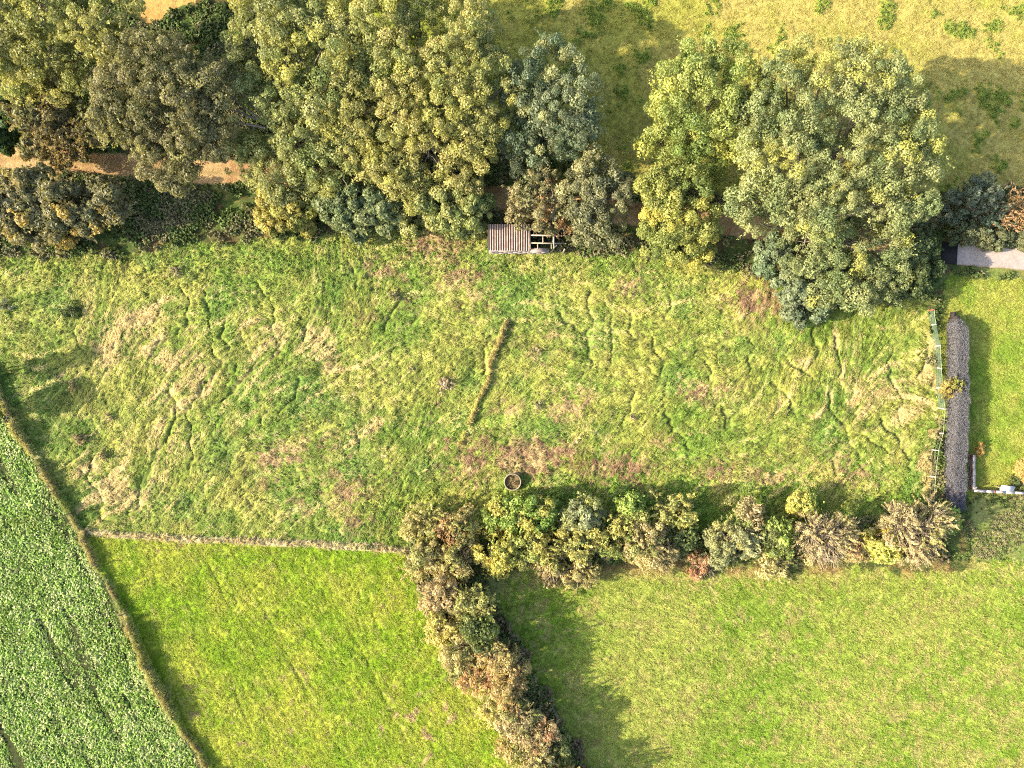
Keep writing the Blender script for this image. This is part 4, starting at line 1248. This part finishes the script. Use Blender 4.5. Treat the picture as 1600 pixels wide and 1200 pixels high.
link('ring', make_mesh('ring', vv, ff, cc, M_STONE, True), trough)
rg = np.random.default_rng(9)
gxx = np.linspace(-.78, .78, 24)
A_, B_ = np.meshgrid(gxx, gxx)
inside = np.hypot(A_, B_) < .80
zz_ = .2 + .12 * fbm(A_ + 9, B_, .4, 96, 3)
ii = np.arange(24 * 24).reshape(24, 24)
ff = np.stack([ii[:-1, :-1], ii[:-1, 1:], ii[1:, 1:], ii[1:, :-1]], -1).reshape(-1, 4)
ff = ff[inside.ravel()[ff].all(1)]
vv = np.column_stack([A_.ravel(), B_.ravel(), zz_.ravel()])
link('soil', make_mesh('soil', vv, ff, np.tile(lin(150, 132, 92), (len(vv), 1)), M_GROUND), trough)
Vv, Ff, Cc, _ = crown([(0.1, -.1, .25, .45), (-.3, .25, .25, .35), (.3, .3, .22, .3), (-.25, -.35, .22, .3)], 97, lin(164, 152, 100), lin(196, 174, 128), lin(150, 130, 100), .3, clump=.2, leaf=.10, m=40, kind='spray', mix_kind='ball', mix_share=.4, squash=.4, cover=.5)
tag(link('weeds', make_mesh('weeds', Vv, Ff, Cc, M_LEAF), trough), kind='stuff')
post = MB()
px_, py_, _ = at(804, 778, 0)
pz = gz(px_, py_)
post.box((0, 0, .45), (.12, .12, 1.0), .3, GREYW, .06)
o = post.build('wooden_post', M_WOOD)
o.location = (px_, py_, pz)
tag(o, 'short weathered post in the shade just below the round trough', 'post')

# ------------------------------------------------------------------ wire fence with green netting on the right
POSTS = [(1449, 508.5, 1.12), (1457.5, 541.5, 1.12), (1459, 574, 1.14), (1460, 606, 1.16), (1464, 637, 1.14), (1463, 676, 1.0), (1451, 702, 1.5), (1448.5, 743, 1.1), (1447, 780, 1.1)]
FX, FY = at(1455, 630)[:2]
fence = bpy.data.objects.new('wire_fence', None)
C.objects.link(fence)
FZ = gz(FX, FY)
fence.location = (FX, FY, FZ)
tag(fence, 'low wire fence with pale posts and green netting beside the grey hedge', 'fence')
tops, feet = [], []
for (px, py, hh) in [(1447, 486, 1.05)] + POSTS:
    x, y, _ = at(px, py)
    b = gz(x, y)
    f0 = np.array([x - FX, y - FY, b - FZ])
    feet.append(f0)
    tops.append(f0 + np.array([RNG.normal(0, .04), RNG.normal(0, .06), hh]))
    mb = MB()
    first = len(tops) == 1
    pts = np.array([f0 - [0, 0, .3], f0 * .5 + tops[-1] * .5, tops[-1]])
    mb.tube(pts, .10 if first else .065, 7, lin(176, 110, 84) if first else lin(236, 226, 204))
    vt = np.array(mb.v[0][-7:])
    mb.add(np.vstack([vt[[0, 1, 2, 3]], vt[[3, 4, 5, 6]], vt[[6, 0, 3, 3]]]), [[0, 1, 2, 3], [4, 5, 6, 7], [8, 9, 10, 10]] if False else [[0, 1, 2, 3], [4, 5, 6, 7]], lin(176, 110, 84) if first else lin(240, 232, 214))
    o = mb.build('post', M_WOOD, fence, False)
    if first:
        o['label'] = 'thicker reddish end post'
mb = MB()
sag = []
for fr in (1.0, .62, .3):
    pts = []
    for (t0, f0), (t1, f1) in zip(list(zip(tops, feet))[:-1], list(zip(tops, feet))[1:]):
        a0, a1 = f0 + (t0 - f0) * fr, f1 + (t1 - f1) * fr
        for t in (0, .5):
            pts.append(a0 * (1 - t) + a1 * t - np.array([0, 0, .03 if t else 0]))
    pts.append(feet[-1] + (tops[-1] - feet[-1]) * fr)
    wb = MB()
    wb.tube(np.array(pts), .016 if fr == 1.0 else .006, 4, lin(216, 226, 176) if fr == 1.0 else lin(170, 170, 150))
    wb.build('wire', M_WIRE, fence)
for k_ in range(0, 5):                                 # netting: real mesh of thin green cords
    wb = MB()
    f0, f1, t0, t1 = feet[k_], feet[k_ + 1], tops[k_], tops[k_ + 1]
    L_ = np.linalg.norm(f1 - f0)
    nx_, nz_ = int(L_ / .11), 10
    gcol = lin(122, 148, 118) * RNG.uniform(.9, 1.1)
    side = np.array([.03, 0, 0])

    def pt(s_, t_):
        return (f0 * (1 - s_) + f1 * s_) * (1 - t_) + (t0 * (1 - s_) + t1 * s_) * t_ * .98 + np.array([.012 * math.sin(9 * s_), 0, .02])
    for q_ in range(nx_ + 1):
        s_ = q_ / nx_
        a0, a1 = pt(s_, 0), pt(s_, 1)
        d_ = (f1 - f0) / L_ * .017
        wb.add([a0 - d_, a0 + d_, a1 + d_, a1 - d_], [[0, 1, 2, 3]], gcol)
    for q_ in range(nz_ + 1):
        t_ = q_ / nz_
        a0, a1 = pt(0, t_), pt(1, t_)
        d_ = np.array([0, 0, .014])
        a0, a1 = a0 + [.004, 0, 0], a1 + [.004, 0, 0]
        wb.add([a0 - d_, a1 - d_, a1 + d_, a0 + d_], [[0, 1, 2, 3]], gcol)
    wb.build('netting', M_NET, fence)
mb = MB()
st = at(1448, 483, .9)
en = at(1463, 473, .15)
limb(mb, np.array(st) - [FX, FY, FZ], np.array(en) - [FX, FY, FZ], .05, .045, np.random.default_rng(3), 5, 4, .02, lin(206, 184, 150))
mb.build('brace', M_WOOD, fence, True)

# post and wire fence along the crop
crop_fence = bpy.data.objects.new('stock_fence', None)
C.objects.link(crop_fence)
CX, CY = at(235, 1030)[:2]
CZ = gz(CX, CY)
crop_fence.location = (CX, CY, CZ)
tag(crop_fence, 'thin post and wire fence along the edge of the leafy crop', 'fence')
fl = np.array(FENCE_LINE, float)
seg = np.hypot(*np.diff(fl, axis=0).T)
cum = np.concatenate([[0], np.cumsum(seg)])
tl_ = []
for s_ in np.arange(115, cum[-1] - 20, 44.0):
    px, py = np.interp(s_, cum, fl[:, 0]), np.interp(s_, cum, fl[:, 1])
    x, y, _ = at(px + 2, py)
    f0 = np.array([x - CX, y - CY, 0.38 - CZ])
    hh = 1.28 + RNG.normal(0, .06)
    mb = MB()
    e = f0 + np.array([RNG.normal(0, .05), RNG.normal(0, .05), hh])
    mb.tube(np.array([f0 - [0, 0, .3], (f0 + e) / 2, e]), .055, 6, lin(178, 162, 132))
    mb.build('post', M_WOOD, crop_fence)
    tl_.append(e)
tl_ = np.array(tl_)
for dz in (-.08, -.45):
    wb = MB()
    wb.tube(tl_ + [0, 0, dz], .008, 4, lin(180, 176, 156))
    wb.build('wire', M_WIRE, crop_fence)

# ------------------------------------------------------------------ clipped bare hedge, round bush
hx, hy, _ = at(1483, 640)
hedge = bpy.data.objects.new('dead_hedge', None)
C.objects.link(hedge)
hedge.location = (hx, hy, gz(hx, hy))
tag(hedge, 'long clipped grey leafless hedge along the lawn', 'hedge')
rg = np.random.default_rng(44)
T_, K_ = [], []
cl_ = np.array([(1482, 498), (1484, 530), (1483, 590), (1484, 650), (1481, 700), (1480, 740), (1481, 775), (1483, 792)], float)
s_len = np.concatenate([[0], np.cumsum(np.hypot(*np.diff(cl_, axis=0).T))])
NT = 44000
s_ = rg.random(NT) * s_len[-1]
px, py = np.interp(s_, s_len, cl_[:, 0]), np.interp(s_, s_len, cl_[:, 1])
fr = s_ / s_len[-1]
hw = (.5 + .28 * vnoise(s_, s_ * 0, 14.0, 61)) * np.minimum(1, np.sqrt(np.clip(fr * 14, .05, 1))) * np.where(fr > .9, 1.15, 1)
top = (1.75 + .4 * vnoise(s_, s_ * 0 + 5, 11.0, 62)) * np.minimum(1, .45 + np.sqrt(np.clip(fr * 6, 0, .36))) * np.where(fr > .9, .75, 1)
face = rg.random(NT)
uu = rg.uniform(-1, 1, NT)
# shell: top, two sides
lx = np.where(face < .42, uu * hw, np.where(face < .71, -hw, hw)) + rg.normal(0, .05, NT)
lz = np.where(face < .42, top, rg.random(NT) ** .8 * top) + rg.normal(0, .05, NT)
inner_ = rg.random(NT) < .25
lx = np.where(inner_, lx * rg.uniform(.3, .9, NT), lx)
lz = np.where(inner_, lz * rg.uniform(.6, .95, NT), lz)
bx_, by_ = (px - 800) * S, (600 - py) * S
p0 = np.column_stack([bx_ + lx - hx, by_ + rg.normal(0, .04, NT) - hy, np.maximum(lz, .05)])
d_ = rg.normal(0, 1, (NT, 3))
d_[:, 2] = np.abs(d_[:, 2]) * .6
d_ /= np.linalg.norm(d_, axis=1)[:, None]
s2 = np.cross(d_, rg.normal(0, 1, (NT, 3)))
s2 /= np.linalg.norm(s2, axis=1)[:, None]
Lh = rg.uniform(.12, .34, (NT, 1))
tri = np.stack([p0 - s2 * .017 - d_ * Lh * .5, p0 + s2 * .017 - d_ * Lh * .5, p0 + d_ * Lh * .5], 1)
cA, cB = lin(130, 129, 134), lin(156, 153, 150)
kc = np.clip(rg.normal(.5, .3, (NT, 1)), 0, 1)
blue = sstep(.80, .95, fr + rg.normal(0, .04, NT))[:, None] * .55  # bluish shadow tone painted into the twigs at the lower end
kc = (cA * (1 - kc) + cB * kc) * (1 - blue) + lin(128, 126, 146) * blue
kc = kc * np.clip(rg.normal(1, .1, (NT, 1)), .5, 1.6)
link('twigs', make_mesh('twigs', tri.reshape(-1, 3), np.arange(NT * 3).reshape(-1, 3), np.repeat(kc, 3, 0), M_BARK), hedge)
mb = MB()
for f_ in range(len(cl_) - 1):                        # the dense inside
    for t in np.linspace(0, 1, 5)[:-1]:
        c_ = cl_[f_] * (1 - t) + cl_[f_ + 1] * t
        fr_ = (s_len[f_] * (1 - t) + s_len[f_ + 1] * t) / s_len[-1]
        hw_ = .42 * min(1, math.sqrt(max(.1, min(1, fr_ * 14))))
        tp_ = 1.6 * min(1, .45 + math.sqrt(min(fr_ * 6, .36))) * (.75 if fr_ > .9 else 1)
        mb.box(((c_[0] - 800) * S - hx + RNG.normal(0, .04), (600 - c_[1]) * S - hy, tp_ / 2), (hw_ * 2, 1.3, tp_), RNG.normal(0, .1), lin(92, 84, 80) * RNG.uniform(.85, 1.1), 0, .05)
mb.build('stems', M_BARK, hedge)
for k_ in range(5):
    pass
plant('round_bush', 'round yellow-olive spiky bush between the wire fence and grey hedge', 'bush', None, (1476, 610), [(1486, 608, 13), (1480, 604, 10), (1492, 604, 10), (1480, 614, 10), (1491, 614, 10)], 1.3, 1.9, lin(140, 138, 66), lin(178, 168, 92), lin(150, 162, 74), .25, .08, BARK, 900, 40, .2, 'foliage', 'stems', leaf=.11, clump=.21, kind='spray', m=90, mix_kind='ball', mix_share=.4)
plant('golden_shrub', 'small golden shrub on the shaded lawn by the wall end', 'shrub', None, (1526, 700), [(1531, 695, 5), (1530, 705, 6.5), (1534, 701, 4)], .5, .9, lin(170, 142, 66), lin(196, 172, 96), None, 0, .05, BARK, 901, 6, .2, 'foliage', 'stems', leaf=.10, clump=.22, m=60)
plant('golden_bush', 'smooth rounded golden bush at the right edge of the lawn', 'bush', None, (1592, 732), [(1597, 735, 11), (1602, 730, 12), (1604, 740, 12)], .7, 1.1, lin(198, 178, 96), lin(214, 196, 116), None, 0, .06, BARK, 902, 0, .2, 'foliage', 'stems', leaf=.09, clump=.24, m=110, cover=1.6)
plant('flowering_plant', 'small pale pink flowering plant beside the golden bush', 'plant', None, (1582, 750), [(1580, 748, 5), (1588, 746, 5), (1586, 753, 7), (1596, 756, 8)], .35, .6, lin(84, 106, 50), lin(112, 130, 66), lin(236, 206, 200), .3, .04, BARK, 903, 0, .2, 'foliage', 'stems', leaf=.10, clump=.2, m=60)

# ------------------------------------------------------------------ garden wall with pale coping, white board
wall = bpy.data.objects.new('garden_wall', None)
C.objects.link(wall)
WX0, WY0, _ = at(1519, 766, .85)
wz = gz(WX0, WY0) - .05
wall.location = (WX0, WY0, wz)
tag(wall, 'low brick garden wall with pale coping turning a corner on the lawn', 'wall')
yT = (766 - 711) * S * (H - .85) / H
BR = lin(172, 104, 80)


def wall_run(p0, p1, thick, hgt):
    """courses of bricks along a run, each brick its own piece where it can be seen"""
    p0, p1 = np.array(p0, float), np.array(p1, float)
    L_ = np.linalg.norm(p1 - p0)
    rz = math.atan2(*(p1 - p0)[::-1])
    for row in range(5):
        n__ = int(L_ / .46)
        for j in range(n__):
            t = (j + .5 + (.25 if row % 2 else -.0)) / n__
            if t > 1:
                continue
            c_ = p0 + (p1 - p0) * t
            mb_ = MB()
            mb_.box((c_[0] + RNG.normal(0, .004), c_[1], .08 + row * .158), (L_ / n__ - .015, thick, .148), rz, (BR if RNG.random() < .35 else lin(196, 178, 164)) * RNG.uniform(.8, 1.15))
            mb_.build('brick', M_STONE, wall)


wall_run((0, .12), (0, yT), .22, .8)
wall_run((.12, 0), (at(1640, 772, .85)[0] - WX0, at(1640, 772, .85)[1] - WY0), .22, .8)
for j in range(5):
    t0, t1 = j / 5, (j + 1) / 5
    mb = MB()
    mb.box((.0 + RNG.normal(0, .012), .14 + (yT - .1) * (t0 + t1) / 2, .85), (.27, (yT - .1) / 5 - .02, .07), RNG.normal(0, .012), lin(240, 222, 206) * RNG.uniform(.9, 1.05), 0, .006)
    mb.build('coping_stone', M_STONE, wall)
ex, ey = at(1640, 772, .85)[0] - WX0, at(1640, 772, .85)[1] - WY0
for j, (a0, a1, red) in enumerate([(0, .16, 0), (.16, .255, 0), (.255, .28, 1), (.28, .41, 0), (.41, .53, 0), (.53, .66, 0), (.66, .75, 0), (.75, .90, 1), (.90, 1, 0)]):
    tm = (a0 + a1) / 2
    mb = MB()
    mb.box((ex * tm, ey * tm + RNG.normal(0, .012), .85), (ex * (a1 - a0) - .02, .25, .07), math.atan2(ey, ex), (lin(190, 112, 84) if red else lin(240, 222, 208)) * RNG.uniform(.92, 1.05), 0, .006)
    o = mb.build('coping_stone', M_STONE, wall)
    if red:
        o['label'] = 'bare red brick top where the coping is missing'
mb = MB()
mb.box((.17, .36, .95), (.18, .18, .14), .2, lin(226, 206, 180))
mb.build('end_cap', M_STONE, wall)
bx_, by_, _ = at(1571, 762.5, 1.0)
mb = MB()
mb.box((0, 0, 0), (1.5, .62, .07), -.12, lin(250, 246, 238))
mb.box((-.6, -.1, -.45), (.08, .08, .84), -.12, lin(190, 180, 160))
mb.box((.6, -.1, -.45), (.08, .08, .84), -.12, lin(190, 180, 160))
o = mb.build('white_board', M_STONE)
o.location = (bx_, by_, wz + 1.0)
o.rotation_euler = (math.radians(20), 0, 0)
tag(o, 'white board propped against the garden wall', 'board')
